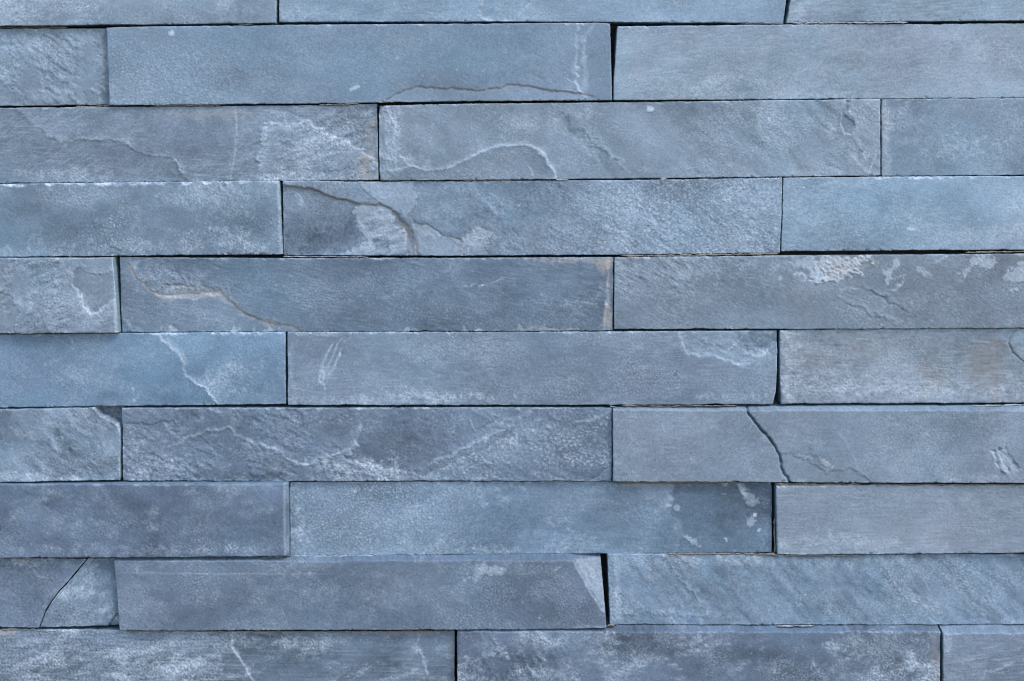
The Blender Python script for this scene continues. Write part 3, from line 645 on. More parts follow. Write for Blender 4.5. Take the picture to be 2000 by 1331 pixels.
def c4(F):
    F.mottle(0.05, dust=.04); F.wave(1.0); F.pebble(.24, .12, ang=35, aspect=1.6); F.brush(.12, .05, ang=30, aspect=5); F.flake(.8, .2, ang=30, aspect=3.2, wl=10, where=sstep(1520, 1250, F.X) * sstep(620, 540, F.Y)); F.T += .04 * sstep(1450, 1600, F.X)
    F.blot(1330, 520, 130, 18, dust=.20, edge=.8, rough=.9, ang=6); F.blot(1320, 560, 100, 24, dust=.09, edge=.8, rough=.9)
    lp = [(1608, 498), (1625, 502), (1660, 500), (1704, 503), (1696, 511), (1684, 517), (1676, 527), (1680, 536), (1662, 541), (1646, 543), (1634, 549), (1612, 552), (1594, 559), (1590, 550), (1592, 536), (1586, 528), (1592, 516)]
    F.plate(lp, 1.1, soft=.9, dust=.62, lip=.3, lipw=1.8, j=1.7); F.flake(1.0, .2, ang=0, aspect=1, wl=6, where=sstep(-1, 2, poly_sd(F.X, F.Y, lp)))
    F.blot(1655, 516, 42, 14, tan=.3, edge=.5, rough=1.2, wl=10); F.blot(1635, 533, 22, 12, tan=.25, edge=.5, rough=1.3, wl=8)
    F.plate([(1535, 504), (1590, 500), (1596, 515), (1586, 526), (1574, 522), (1556, 527), (1536, 523), (1546, 513)], .3, dust=.50, soft=.9, j=1.5)
    F.ridge([(1552, 544), (1556, 538), (1570, 536), (1580, 545), (1574, 552), (1560, 549)], 2.2, .4, .85); F.ridge([(1518, 552), (1528, 546), (1526, 555)], 2, .3, .8); F.blot(1590, 590, 5, 4, dust=.4, edge=.4, rough=1)
    F.plate([(1744, 504), (1756, 510), (1752, 522), (1742, 528), (1737, 540), (1742, 552), (1734, 557), (1728, 543), (1724, 530), (1716, 522), (1734, 520), (1738, 510)], .4, dust=.55, soft=.7, j=1.3)
    F.ridge([(1742, 550), (1758, 543), (1766, 540), (1764, 555), (1752, 569), (1732, 573)], 2.4, .5, .9); F.ridge([(1640, 566), (1662, 560), (1676, 562)], 2.4, .3, .85)
    F.plate([(1792, 520), (1802, 519), (1812, 528), (1819, 537), (1806, 538), (1796, 530)], .5, dust=.3, tan=.2, lip=.5, soft=.8); F.plate([(1828, 504), (1850, 502), (1842, 510), (1834, 518)], .3, dust=.45, soft=.7)
    F.plate([(1876, 534), (1896, 520), (1900, 505), (1914, 498), (1944, 500), (1950, 511), (1942, 525), (1930, 520), (1912, 520), (1896, 528), (1880, 541)], .4, dust=.5, soft=.9, j=1.3); F.ridge([(1870, 538), (1878, 546)], 1.6, 0, .4)
    F.plate([(1960, 552), (1972, 535), (1978, 520), (1990, 513), (2004, 512), (2010, 550), (1990, 552)], .4, dust=.52, soft=.8, j=1.2); F.crust(1978, 566, 13, 5, dust=.3)
    for q in ((1780, 593), (1852, 588), (1722, 634), (1636, 602)): F.blot(q[0], q[1], 2, 2, dust=.7, edge=.3)
    F.ridge([(1632, 572), (1668, 590), (1706, 610), (1745, 628), (1768, 642)], 4, 1.0, .12, j=1.2, broken=.2); F.ridge([(1640, 580), (1680, 600), (1730, 632)], 4, -1.2, 0, tone=-.10, j=1.2, broken=.2)
    F.ridge([(1680, 562), (1710, 580), (1740, 596), (1772, 612)], 2.2, -1.5, 0, tone=-.22, j=1, broken=.2); F.ridge([(1684, 556), (1720, 577), (1768, 603)], 3, .9, .12, j=1)
    F.blot(1580, 590, 50, 30, tone=-.05, tan=.05, edge=.7); F.blot(1860, 555, 70, 28, tone=-.05, edge=.7); F.ridge([(1850, 540), (1800, 570), (1790, 575)], 1.5, 0, .12); F.ridge([(1960, 557), (2000, 558)], 1, 0, .35); F.speck(20, .5)
stone([(1200, 503), (1500, 500), (2000, 496), (2200, 494)], [(1200, 643), (1700, 643), (2000, 641), (2200, 640)], [(1200, 501), (1199, 646)], [(2200, 490), (2200, 642)], 10, (121, 136, 157), c4, 53, label="slate stone with pale and tan lime crusts along its upper right edge")

# course 5
def a5(F):
    F.mottle(0.05, wl=120, dust=.09); F.pebble(.18, .11); F.wave(1.2); F.blue += .4
    F.blot(125, 668, 20, 10, tone=-.14, edge=.5, rough=1.3, wl=10); F.blot(100, 720, 120, 50, dust=.05, blue=-.5, edge=.8)
    rt = [(308, 640), (318, 660), (330, 674), (342, 690), (349, 706), (358, 724), (368, 739), (380, 748), (394, 752), (403, 756), (410, 770), (419, 782), (424, 805), (620, 805), (620, 640)]
    F.plate(rt, -1.4, soft=2.4, tone=.04, lip=.30, lipw=2.6, glow=.4, glow_w=16, j=.9); F.ridge([(312, 650), (330, 670), (345, 690), (358, 722)], 6.5, .3, .34, tan=.2, j=1.4, broken=.3); F.ridge([(370, 738), (398, 752), (420, 782)], 2.4, .5, .22)
    F.plate([(366, 744), (382, 752), (402, 757), (410, 772), (418, 788), (395, 792), (374, 776)], -.7, soft=1.2, tone=-.10, dust=-.08, smooth=.6)
    F.blot(430, 745, 34, 22, ang=-20, dust=.20, edge=.8, rough=.9); F.blot(455, 700, 14, 40, ang=35, dust=.14, edge=.9); F.blot(500, 720, 50, 50, tone=-.03, blue=.5, edge=.8); F.ridge([(511, 700), (511, 720)], 1.2, 0, .3, j=.3)
    F.ridge([(322, 762), (306, 774)], 1.2, 0, .3); F.blot(259, 762, 3, 4, dust=.6, edge=.4); F.blot(261, 782, 2, 4, dust=.5, edge=.4); F.ridge([(452, 762), (458, 768)], 1.2, 0, .4)
    F.chips(F.top, 18, 0, 550, 4, .3); F.blot(465, 652, 22, 4, dust=.4, edge=.5, rough=1); F.speck(16, .35)
stone([(-430, 656), (0, 654), (300, 651), (558, 649)], [(-430, 800), (0, 796), (250, 793), (558, 790)], [(-430, 650), (-430, 800)], [(557, 648), (558, 791)], 13, (118, 144, 175), a5, 61, label="smooth blue slate stone with a pale diagonal break line")
def b5(F):
    F.mottle(0.045, wl=150, dust=.07); F.brush(.08, .08, ang=0); F.pebble(.24, .14, ang=45, aspect=1.4); F.wave(1.0)
    for pts, wd, d in (([(652, 668), (638, 690), (632, 705), (628, 730)], 1.3, .5), ([(668, 660), (660, 672), (650, 690)], 1.0, .4), ([(684, 655), (672, 668)], 1.0, .35), ([(662, 672), (652, 692), (646, 706), (640, 728)], 1.2, .5), ([(662, 700), (652, 718), (644, 738)], 1.8, .75), ([(627, 712), (624, 740), (630, 752)], 1.8, .6), ([(633, 716), (631, 745), (636, 765)], 1.8, .7), ([(640, 708), (637, 735)], 1.5, .5), ([(672, 680), (660, 700), (654, 720)], 1.0, .4), ([(648, 722), (636, 748)], 1.4, .55)): F.ridge(pts, wd * 1.15, -.3, min(.95, d * 1.7), j=.4, broken=.5)
    F.crust(664, 695, 2.5, 4); F.blot(568, 765, 10, 26, dust=.28, edge=.6, rough=1.1); F.blot(566, 715, 4, 26, dust=.3, edge=.5, rough=1.1); F.blot(640, 780, 60, 12, dust=.12, edge=.8)
    F.blot(850, 776, 80, 8, dust=.36, edge=.5, rough=1.2); F.blot(720, 784, 150, 5, dust=.2, edge=.6, rough=1.2); F.blot(820, 715, 120, 35, ang=-15, dust=.08, edge=.9)
    F.ridge([(620, 745), (720, 722), (850, 720), (980, 735)], 6, -.3, 0, tone=-.05, j=2); F.blot(797, 663, 3, 2, tone=-.3, edge=.3); F.blot(1320, 730, 5, 5, tone=-.28, edge=.5); F.blot(1330, 712, 4, 3, tone=-.18, edge=.5); F.blot(1339, 720, 3, 3, tone=-.15, edge=.5)
    sh = [(1326, 648), (1330, 668), (1334, 682), (1340, 694), (1362, 697), (1384, 694), (1402, 696), (1422, 703), (1446, 711), (1466, 708), (1480, 699), (1500, 691), (1514, 678), (1530, 660), (1530, 640), (1326, 640)]
    F.plate(sh, -2.8, soft=3.2, lip=.26, lipw=3, dust=.10, blue=1.2, glow=.26, smooth=.3, j=.7)
    F.blot(1490, 664, 42, 20, ang=-8, tone=-.2, dust=-.1, edge=.5, h=-3.0, rough=.25); F.ridge([(1420, 684), (1450, 703), (1480, 700), (1510, 680)], 4, .7, .22); F.ridge([(1352, 657), (1390, 672), (1420, 690), (1440, 704)], 2, .6, .22)
    for i in range(6): F.blot(1425 + i * 4.5, 683 - i * 4, 1.4, 1.4, dust=.8, edge=.3); F.blot(1448 + i * 2.6, 660 - i * 2.6, 1.2, 1.2, dust=.6, edge=.3)
    F.flake(.7, .18, ang=15, wl=15, aspect=2.6, where=sstep(0, 5, poly_sd(F.X, F.Y, sh)))
    F.ridge([(1470, 708), (1476, 745), (1486, 785)], 7, .4, .13, blue=0) if False else F.blot(1482, 745, 10, 34, dust=.16, blue=.8, edge=.7, rough=.9)
    F.plate([(1506, 690), (1500, 730), (1498, 770), (1494, 800), (1530, 800), (1530, 690)], -1.6, soft=5, dust=.08); F.ridge([(1384, 766), (1400, 779)], 1.2, .2, .4); F.blot(1420, 778, 60, 6, dust=.2, edge=.7, rough=1.2)
    F.blot(1200, 690, 120, 12, tone=-.04, edge=.9); F.blot(650, 651, 80, 3, dust=.35, edge=.5, rough=1.3); F.speck(26, .4)
stone([(561, 649), (1000, 649), (1516, 647)], [(561, 791), (900, 792), (1200, 791), (1511, 790)], [(561, 648), (562, 791)], [(1519, 646), (1518, 730), (1515, 770), (1510, 791)], 11, (122, 139, 163), b5, 62, label="slate stone with white scratches near its left end and a shell-shaped hollow at its upper right corner")
def c5(F):
    F.mottle(0.05, wl=90, dust=.10); F.wave(1.3); F.brush(.12, .11, ang=1, aspect=12, wl=6); F.flake(.7, .16, ang=-38, wl=10, where=sstep(1800, 1500, F.X)); F.pebble(.25, .14)
    F.T += .05
    F.blot(1935, 715, 42, 42, tan=.20, tone=-.26, edge=.4, rough=.8); F.blot(1825, 735, 28, 22, ang=20, tan=.14, tone=-.22, edge=.5, rough=.9); F.blot(1700, 690, 35, 20, tan=.12, tone=-.07, edge=.6, rough=.8); F.blot(1590, 700, 40, 20, tan=.1, tone=-.05, edge=.7)
    F.ridge([(1600, 742), (1720, 738), (1850, 730)], 2, -.5, 0, tone=-.09, j=1.5); F.ridge([(1830, 690), (1900, 680), (1930, 676)], 2, -.5, 0, tone=-.10)
    F.ridge([(1989, 644), (1978, 662), (1975, 674), (1982, 688), (1992, 700), (2004, 712), (2020, 730)], 1.4, -2.5, 0, tone=-.5, j=.5, broken=.1, taper=False)
    F.plate([(1989, 640), (1976, 670), (1984, 690), (2030, 740), (2060, 640)], .8, soft=1, lip=.12, j=.5)
    F.blot(1700, 758, 130, 14, dust=.25, edge=.7, rough=1.0); F.flake(.8, .25, ang=-30, wl=9, where=np.exp(-((F.Y - 762) / 12) ** 2)); F.blot(1980, 760, 30, 14, dust=.25, edge=.6, rough=1.1); F.blot(1800, 765, 60, 14, dust=.12, edge=.7, rough=1)
    F.slope([(1534, 640), (1536, 800)], .30, 14, side=-1, j=.6); F.slope([(1530, 772), (1548, 795)], .3, 14, side=-1, j=.6)
    F.blot(1545, 665, 14, 20, ang=-45, dust=.14, edge=.8); F.speck(12, .4)
stone([(1524, 646), (1700, 644), (2000, 643), (2500, 640)], [(1525, 790), (2000, 789), (2500, 788)], [(1523, 645), (1524, 740), (1526, 791)], [(2500, 640), (2500, 790)], 12, (131, 145, 165), c5, 63, r=4, label="slate stone with soft brown stains and fine horizontal striations")

# course 6
def a6(F):
    F.mottle(0.06, dust=.10); F.wave(1.6); F.flake(.8, .22, ang=42, aspect=2.4, wl=14, where=sstep(20, 120, F.X)); F.pebble(.3, .15); F.wave(.6, wl=26, ang=48, aspect=3.0); F.mottle(.05, wl=28, dust=.12, ang=50, aspect=1.8)
    F.plate([(179, 790), (194, 806), (206, 815), (218, 827), (228, 836), (242, 848), (260, 848), (260, 780), (179, 780)], -34, soft=2.2, tone=-.08, lip=.12, lipw=2.2, j=.7)
    for i in range(5): F.ridge([(196 + i * 8, 796 + i * 3), (215 + i * 8, 806 + i * 4), (236 + i * 4, 822 + i * 3)], 1.3, .9, .16, j=.7)
    F.blot(35, 929, 48, 8, dust=.5, edge=.5, rough=1.0); F.blot(140, 937, 60, 5, dust=.3, edge=.5, rough=1.1); F.ridge([(60, 870), (75, 900), (100, 925)], 4, .7, .22, j=2); F.ridge([(60, 862), (100, 852), (140, 850)], 3, .7, .2, j=2)
    F.ridge([(78, 868), (90, 880)], 3, -.8, 0, tan=.15, tone=-.15); F.blot(120, 840, 20, 12, tone=-.10, edge=.6, rough=1)
    for i in range(5): F.ridge([(178 + i * 8, 822 + i * 5), (196 + i * 7, 860 + i * 6), (206 + i * 6, 900 + i * 5)], 2.2, .9, .18, j=1.6)
    F.speck(8, .4)
stone([(-760, 802), (0, 800), (180, 797), (234, 797)], [(-760, 945), (0, 942), (120, 939), (235, 938)], [(-760, 800), (-760, 945)], [(234, 796), (235, 939)], 18, (119, 137, 161), a6, 71, label="rippled slate stone with its upper right corner broken away")
def b6(F):
    F.mottle(0.07, dust=.06); F.wave(1.6); F.flake(.95, .24, ang=25, aspect=1.9, wl=11, where=sstep(1250, 300, F.X) * .7 + .3); F.pebble(.42, .20, wl=7.5)
    F.plate([(230, 790), (373, 790), (372, 800), (374, 812), (340, 820), (300, 828), (260, 826), (230, 830)], .8, soft=1.2, tone=-.02, smooth=.5); F.ridge([(373, 797), (374, 812)], 1.6, -1.6, 0, tone=-.35, j=.3, taper=False)
    F.ridge([(332, 872), (352, 866), (375, 853), (400, 846), (432, 840), (454, 836), (460, 826)], 3.8, 1.9, .42, j=1.0, broken=.6); F.ridge([(452, 838), (468, 850), (484, 862), (510, 868), (536, 876), (550, 888), (562, 902), (580, 908), (600, 904), (622, 894), (655, 890), (680, 878), (692, 866)], 3.0, 1.6, .42, j=1.0, broken=.6)
    F.plate([(454, 838), (470, 852), (486, 864), (512, 868), (538, 878), (562, 904), (600, 904), (655, 890), (695, 866), (700, 840), (720, 805), (730, 790), (470, 790)], -.8, soft=2, lip=.1)
    F.plate([(736, 792), (718, 806), (706, 822), (702, 842), (692, 862), (700, 872), (686, 886), (668, 896), (820, 930), (1010, 850), (900, 792)], -1.3, soft=1.3, tone=-.08, lip=.26, smooth=.5, lipw=2.4, glow=-.22)
    F.ridge([(802, 922), (830, 908), (862, 897), (900, 880), (940, 862), (975, 846), (1000, 830), (1032, 806), (1050, 798)], 2.8, 1.5, .45, j=.9, broken=.55); F.ridge([(846, 905), (880, 894), (912, 878)], 4, .4, .2)
    F.ridge([(916, 814), (924, 836), (930, 845)], 2, 1.0, .38); F.ridge([(935, 842), (955, 832), (978, 820)], 3.5, -1.6, 0, tone=-.28); F.ridge([(958, 838), (1000, 820), (1020, 803)], 2.2, .8, .22); F.ridge([(876, 906), (884, 922), (888, 928)], 2, .9, .38)
    F.ridge([(1110, 828), (1150, 820), (1195, 808)], 3.0, .9, .42, j=.8); F.ridge([(1152, 938), (1172, 926), (1196, 908)], 2.6, -1.3, .0, tone=-.15, j=.6); F.ridge([(1158, 940), (1178, 927), (1196, 912)], 1.8, .8, .25, j=.6)
    F.blot(700, 922, 50, 14, dust=.38, edge=.5, rough=1.3); F.blot(745, 910, 30, 14, ang=-10, dust=.26, edge=.6, rough=1.1); F.blot(270, 925, 30, 14, dust=.2, edge=.6, rough=1); F.blot(440, 930, 90, 12, tone=-.10, dust=-.1, edge=.4, rough=.7)
    F.blot(1095, 888, 14, 12, tone=-.12, edge=.5); F.blot(800, 850, 60, 30, tone=-.06, edge=.7); F.blot(1060, 860, 60, 22, ang=-15, dust=.08, edge=.8); F.blot(540, 915, 25, 12, tone=-.1, edge=.5)
    F.speck(20, .4); F.blot(470, 850, 12, 10, tone=-.06, edge=.5); F.blot(935, 936, 12, 3, dust=.4, tan=.2, edge=.5)
stone([(238, 797), (400, 797), (800, 797), (1195, 797)], [(240, 939), (800, 940), (1195, 940)], [(238, 795), (240, 940)], [(1195, 795), (1195, 941)], 13, (107, 124, 149), b6, 72, label="dark rugged slate stone covered in torn ridges")
def c6(F):
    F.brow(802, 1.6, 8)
    F.mottle(0.04, wl=130, dust=.08); F.pebble(.2, .11); F.wave(1.0); F.brush(.06, .05, ang=0)
    cr = [(1459, 795), (1460, 804), (1468, 815), (1476, 826), (1486, 838), (1498, 852), (1508, 865), (1519, 876), (1522, 886), (1526, 898), (1528, 912), (1536, 927), (1545, 945)]
    F.plate(cr + [(1545, 960), (1150, 960), (1150, 780), (1459, 780)], -1.2, soft=1.0, tone=.0, j=.45)
    F.ridge(cr, 1.7, -9.0, 0, tone=-.75, j=.45, taper=False, broken=0)
    F.ridge([(1524, 886), (1545, 889), (1560, 889), (1574, 896), (1590, 905), (1606, 912), (1622, 920), (1645, 919), (1668, 917), (1684, 925), (1698, 940)], 1.5, .5, .25, tan=.1, j=.9)
    F.plate([(1524, 886), (1560, 889), (1590, 905), (1622, 920), (1668, 917), (1700, 945), (1545, 945), (1530, 915)], -.9, soft=1, smooth=.3, lip=.08)
    F.ridge([(1622, 822), (1640, 848), (1652, 866), (1664, 892), (1676, 918), (1678, 935)], 1.2, .3, .30, j=.7); F.ridge([(1576, 868), (1582, 886), (1596, 900)], 3.5, -.8, .0, tone=-.14); F.ridge([(1574, 872), (1578, 885)], 1.3, .6, .4)
    F.crust(1612, 905, 10, 4, ang=35, dust=.3, tan=.25); F.blot(1605, 895, 18, 14, ang=35, tone=-.13, edge=.6)
    sp = [(1940, 884), (1952, 876), (1966, 872), (1972, 882), (1982, 900), (1992, 918), (1980, 926), (1966, 924), (1954, 916), (1944, 904)]
    F.plate(sp, -1.8, soft=1.6, dust=.25, lip=.3); F.flake(1.8, .4, ang=60, wl=10, where=sstep(-6, 2, poly_sd(F.X, F.Y, sp))); F.ridge([(1948, 876), (1950, 886)], 1.6, -2, 0, tone=-.4); F.ridge([(1964, 876), (1968, 890)], 1.6, -2, 0, tone=-.35)
    F.ridge([(1935, 868), (1945, 860)], 1.5, .4, .3); F.blot(1985, 815, 20, 20, dust=.12, edge=.8); F.blot(1930, 938, 60, 10, dust=.18, edge=.7, rough=1); F.blot(1700, 870, 60, 30, dust=.06, edge=.8, rough=1)
    F.blot(1494, 862, 3, 3, dust=.6, edge=.3); F.ridge([(1725, 800), (1790, 830)], 4, .2, .06); F.blot(1350, 880, 60, 30, tone=-.03, edge=.8); F.speck(14, .35)
stone([(1197, 797.5), (1500, 797), (2000, 797), (2180, 797)], [(1197, 941), (1545, 943), (2000, 944), (2180, 945)], [(1197, 798), (1197, 942)], [(2180, 798), (2180, 946)], 25, (130, 145, 167), c6, 73, tilt=(8, 0), r=1.4, label="smooth slate stone split by a dark slanting crack")

# course 7
def a7(F):
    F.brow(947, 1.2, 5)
    F.slope([(555, 930), (557, 1100)], 1.6, 12, side=-1, j=.1, lip=.2)
    F.mottle(0.07, wl=80, dust=.12); F.pebble(.2, .11); F.wave(1.2); F.plate([(18, 1010), (20, 985), (36, 975), (60, 968), (120, 1010), (60, 1020)], .3, dust=.06, lip=.12, soft=3)
    F.blot(400, 1030, 50, 50, ang=-40, dust=.10, edge=.8, rough=1.1); F.ridge([(410, 1000), (400, 1012)], 2, .2, .3); F.ridge([(195, 1034), (210, 1032)], 1.3, 0, .35); F.blot(378, 962, 12, 6, dust=.25, edge=.6, rough=1); F.speck(14, .4); F.blot(330, 1075, 220, 8, dust=.18, edge=.7, rough=1.1)
stone([(-430, 949), (0, 947), (200, 946), (562, 944)], [(-430, 1094), (0, 1091), (300, 1089), (556, 1087)], [(-430, 945), (-430, 1092)], [(562, 943), (563, 1088)], 30, (103, 120, 146), a7, 81)
def b7(F):
    F.mottle(0.07, wl=110, dust=.10); F.pebble(.3, .18, where=sstep(1000, 800, F.X)); F.wave(1.2); F.blue += .3
    F.blot(583, 1010, 10, 50, dust=.26, edge=.6, rough=1.0); F.blot(790, 975, 80, 16, tone=-.14, blue=.6, edge=.6, rough=.5); F.blot(930, 962, 60, 20, dust=.18, edge=.8, rough=1.0); F.blot(700, 1010, 100, 30, dust=.08, edge=.9)
    F.plate([(690, 960), (700, 951), (701, 958), (697, 966)], .3, dust=.6, soft=.8); F.ridge([(690, 992), (706, 984), (715, 981)], 1.3, 0, .4); F.ridge([(690, 990), (712, 982)], 1.1, 0, .2)
    F.ridge([(730, 1010), (726, 1020), (732, 1028), (740, 1024), (740, 1014), (732, 1009)], 1.3, .2, .4); F.ridge([(755, 1030), (790, 1035), (800, 1025), (812, 1034), (850, 1030)], 1.3, .2, .36); F.blot(810, 1018, 50, 14, tone=-.08, edge=.7, blue=.5)
    F.blot(1050, 1030, 60, 16, tone=-.07, edge=.7, rough=1); F.blot(1000, 1078, 80, 6, dust=.3, edge=.6, rough=1.2); F.blot(1130, 1060, 40, 14, dust=.15, edge=.7, rough=1.3)
    for i in range(5): F.ridge([(1200 + i * 18, 960 + i * 5), (1220 + i * 17, 1000 + i * 4), (1236 + i * 14, 1040)], 5, .6, .07, j=2)
    dk = [(1300, 990), (1320, 950), (1345, 935), (1530, 935), (1530, 1100), (1320, 1100), (1318, 1085), (1336, 1050), (1334, 1020), (1316, 1005)]
    F.plate(dk, -.7, soft=3, tone=-.10, dust=-.10, smooth=.65, lip=.12, j=1.9); F.brush(.05, .05, ang=3)
    F.blot(1410, 1030, 60, 30, tone=.12, edge=.9); F.blot(1400, 1010, 16, 34, tone=-.10, edge=.8); F.blot(1395, 965, 70, 14, tone=-.05, edge=.8); F.blot(1490, 970, 26, 30, tone=-.10, edge=.8)
    F.plate([(1236, 946), (1318, 946), (1320, 962), (1308, 972), (1302, 985), (1292, 992), (1276, 984), (1262, 970), (1252, 956)], .4, dust=.16, tan=.08, soft=4, lip=.12, j=1.9); F.ridge([(1302, 965), (1303, 980), (1296, 990)], 1.6, .3, .45)
    F.crust(1321, 993, 7, 7, dust=0.36, rough=.3); F.crust(1306, 989, 4, 3); F.crust(1414, 965, 6, 4, dust=0.32); F.crust(1414, 945, 7, 3, dust=0.29, tan=.15); F.crust(1450, 955, 8, 8, dust=0.29); F.crust(1464, 973, 11, 17, ang=-35, dust=0.30, rough=.6); F.crust(1464, 1018, 11, 9, dust=0.40, rough=.7); F.crust(1474, 1007, 4, 4); F.crust(1482, 1038, 3, 5)
    F.crust(1352, 1058, 15, 5, ang=35, dust=0.40, rough=.6); F.crust(1418, 1053, 3, 4); F.crust(1448, 960, 4, 12, ang=-30, dust=0.22); F.blot(1495, 1040, 10, 50, dust=0.12, edge=.8, rough=1.2); F.blot(1280, 948, 80, 3, tan=.4, edge=.6, rough=1); F.speck(18, .4)
stone([(566, 942), (1100, 941), (1508, 943)], [(566, 1085), (1000, 1083), (1508, 1080)], [(566, 941), (567, 1086)], [(1508, 941), (1508, 1081)], 6, (114, 135, 162), b7, 82, label="slate stone with a dark smooth right end dotted with pale lichen-like spots")
def c7(F):
    F.mottle(0.035, wl=160, dust=.08); F.brush(.07, .09, ang=0, aspect=18, wl=5); F.pebble(.1, .06); F.wave(1.0)
    F.blot(1610, 1060, 110, 14, dust=.30, edge=.6, rough=.8); F.brush(.05, .06, ang=-2, aspect=20); F.ridge([(1600, 962), (1800, 955), (1990, 968)], 1.2, .1, .2, broken=.7, j=1); F.ridge([(1700, 968), (1850, 975), (2000, 982)], 1.2, .1, .16, j=1)
    F.blot(1800, 1040, 100, 22, tan=.07, edge=.9); F.blot(1850, 1078, 8, 5, ang=-30, tone=-.2, edge=.5); F.blot(1680, 975, 20, 12, ang=-30, tone=-.07, edge=.8); F.blot(1970, 955, 60, 6, dust=.18, tan=.1, edge=.7); F.T += .01; F.speck(14, .35)
stone([(1516, 949), (1700, 948), (2000, 949), (2490, 950)], [(1519, 1084), (2000, 1081), (2490, 1078)], [(1515, 948), (1518, 1085)], [(2490, 945), (2490, 1082)], 16, (136, 151, 173), c7, 83, label="pale grey slate stone with faint horizontal saw marks")

# course 8: the left stone is broken into three pieces
def a8(F):
    F.mottle(0.06, dust=.10); F.pebble(.18, .10); F.wave(1.0)
    F.slope([(72, 1228), (175, 1088)], .14, 30, side=-1, j=.5, tone=.06); F.ridge([(165, 1093), (140, 1122), (115, 1148), (92, 1172), (80, 1200), (70, 1228)], 5, .6, .2, tone=-.06, j=1)
    F.ridge([(45, 1108), (70, 1120), (95, 1130), (90, 1142)], 1.5, .3, .35); F.ridge([(78, 1136), (88, 1124)], 1.2, .2, .4); F.blot(60, 1100, 60, 8, dust=.2, edge=.7, rough=1.2); F.blot(36, 1099, 12, 6, dust=.35, tan=.3, edge=.5, rough=1); F.blot(40, 1190, 60, 30, tone=-.05, edge=.8); F.speck(10, .4)
stone([(-760, 1096), (0, 1093), (171, 1092)], [(-760, 1230), (0, 1228), (74, 1228)], [(-760, 1090), (-760, 1230)], [(170, 1091), (153, 1111), (129, 1140), (115, 1154), (101, 1172), (87, 1195), (74, 1229)], 15, (107, 124, 149), a8, 91, r=2.2)
def a8b(F):
    F.mottle(0.07, wl=50, dust=.22); F.pebble(.3, .2); F.wave(1.0); F.ridge([(90, 1218), (110, 1180), (140, 1145), (165, 1110)], 5, .3, .22, j=1); F.blot(160, 1180, 50, 40, dust=.12, edge=.9, rough=1.2); F.blot(205, 1100, 25, 14, tone=-.1, edge=.8); F.blot(225, 1150, 8, 60, tone=-.1, edge=.8); F.speck(8, .4)
    F.plate([(207, 1228), (214, 1218), (230, 1200), (242, 1200), (242, 1235)], -4, soft=1.0, tone=-.05, j=.3); F.ridge([(213, 1221), (222, 1208), (230, 1200)], 1.4, -4, 0, tone=-.6, j=.3, taper=False, broken=0)
stone([(172, 1092), (221, 1091)], [(77, 1226), (150, 1224), (232, 1222)], [(172, 1091), (155, 1111), (131, 1140), (117, 1154), (103, 1172), (89, 1195), (77, 1227)], [(225, 1091), (236, 1223)], 9, (119, 139, 165), a8b, 92, r=2.2, label="paler wedge-shaped broken end of the slate stone")
def b8(F):
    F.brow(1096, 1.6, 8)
    F.mottle(0.05, wl=130, dust=.07); F.pebble(.24, .14); F.wave(1.2)
    F.ridge([(232, 1119), (300, 1120), (358, 1121), (370, 1120), (450, 1121), (540, 1121), (650, 1120)], 1.0, -.2, .42, j=.2, broken=.3); F.ridge([(267, 1105), (268, 1122)], 1, 0, .3, j=.2); F.blot(545, 1108, 50, 14, dust=.15, edge=.8, rough=1.3)
    F.plate([(908, 1128), (930, 1112), (955, 1104), (978, 1106), (989, 1114), (966, 1122), (940, 1130), (920, 1132)], .3, dust=.30, soft=2.0, lip=.12, j=1.6); F.blot(955, 1110, 40, 8, dust=.18, edge=.7, rough=1.3)
    F.ridge([(1010, 1122), (1028, 1120), (1034, 1118)], 1.5, 0, .55, j=.3); F.ridge([(1080, 1117), (1094, 1107)], 1.0, 0, .5, j=.3); F.ridge([(1036, 1124), (1042, 1118)], 1, 0, .4); F.ridge([(852, 1100), (854, 1118), (862, 1112), (865, 1100)], 1.3, .2, .26)
    F.blot(1054, 1207, 2, 2, dust=.8, edge=.3); F.ridge([(536, 1185), (560, 1205)], 2, .2, .26); F.ridge([(505, 1190), (540, 1196)], 3, .2, .18); F.blot(555, 1160, 70, 30, dust=.1, edge=.9, rough=1); F.blot(800, 1140, 80, 30, dust=.08, edge=.9); F.blot(1050, 1150, 90, 45, tone=-.03, dust=-.05, edge=.9)
    F.plate([(1120, 1075), (1122, 1100), (1133, 1122), (1145, 1145), (1160, 1168), (1174, 1190), (1187, 1206), (1230, 1206), (1230, 1075)], -3.0, soft=.9, dust=.26, lip=.15, j=.2); F.slope([(1120, 1092), (1186, 1206)], .42, 60, side=1, j=.1) if False else F.slope([(1120, 1092), (1186, 1206)], .42, 60, side=-1, j=.1)
    F.flake(.9, .22, ang=70, wl=10, where=sstep(-1, 3, poly_sd(F.X, F.Y, [(1120, 1075), (1122, 1100), (1187, 1206), (1230, 1206), (1230, 1075)]))); F.blot(1160, 1227, 40, 3, dust=.25, edge=.6, rough=1); F.speck(24, .4)
stone([(222, 1093), (500, 1090), (700, 1088), (1000, 1087), (1174, 1086.5)], [(233, 1232), (700, 1231), (1000, 1230), (1185, 1228)], [(221, 1092), (227, 1160), (233, 1232)], [(1174, 1088), (1180, 1160), (1185, 1229)], 26, (107, 123, 147), b8, 93, r=1.6, label="slate stone with a thin straight white scratch and a bevelled triangular break at its right end")
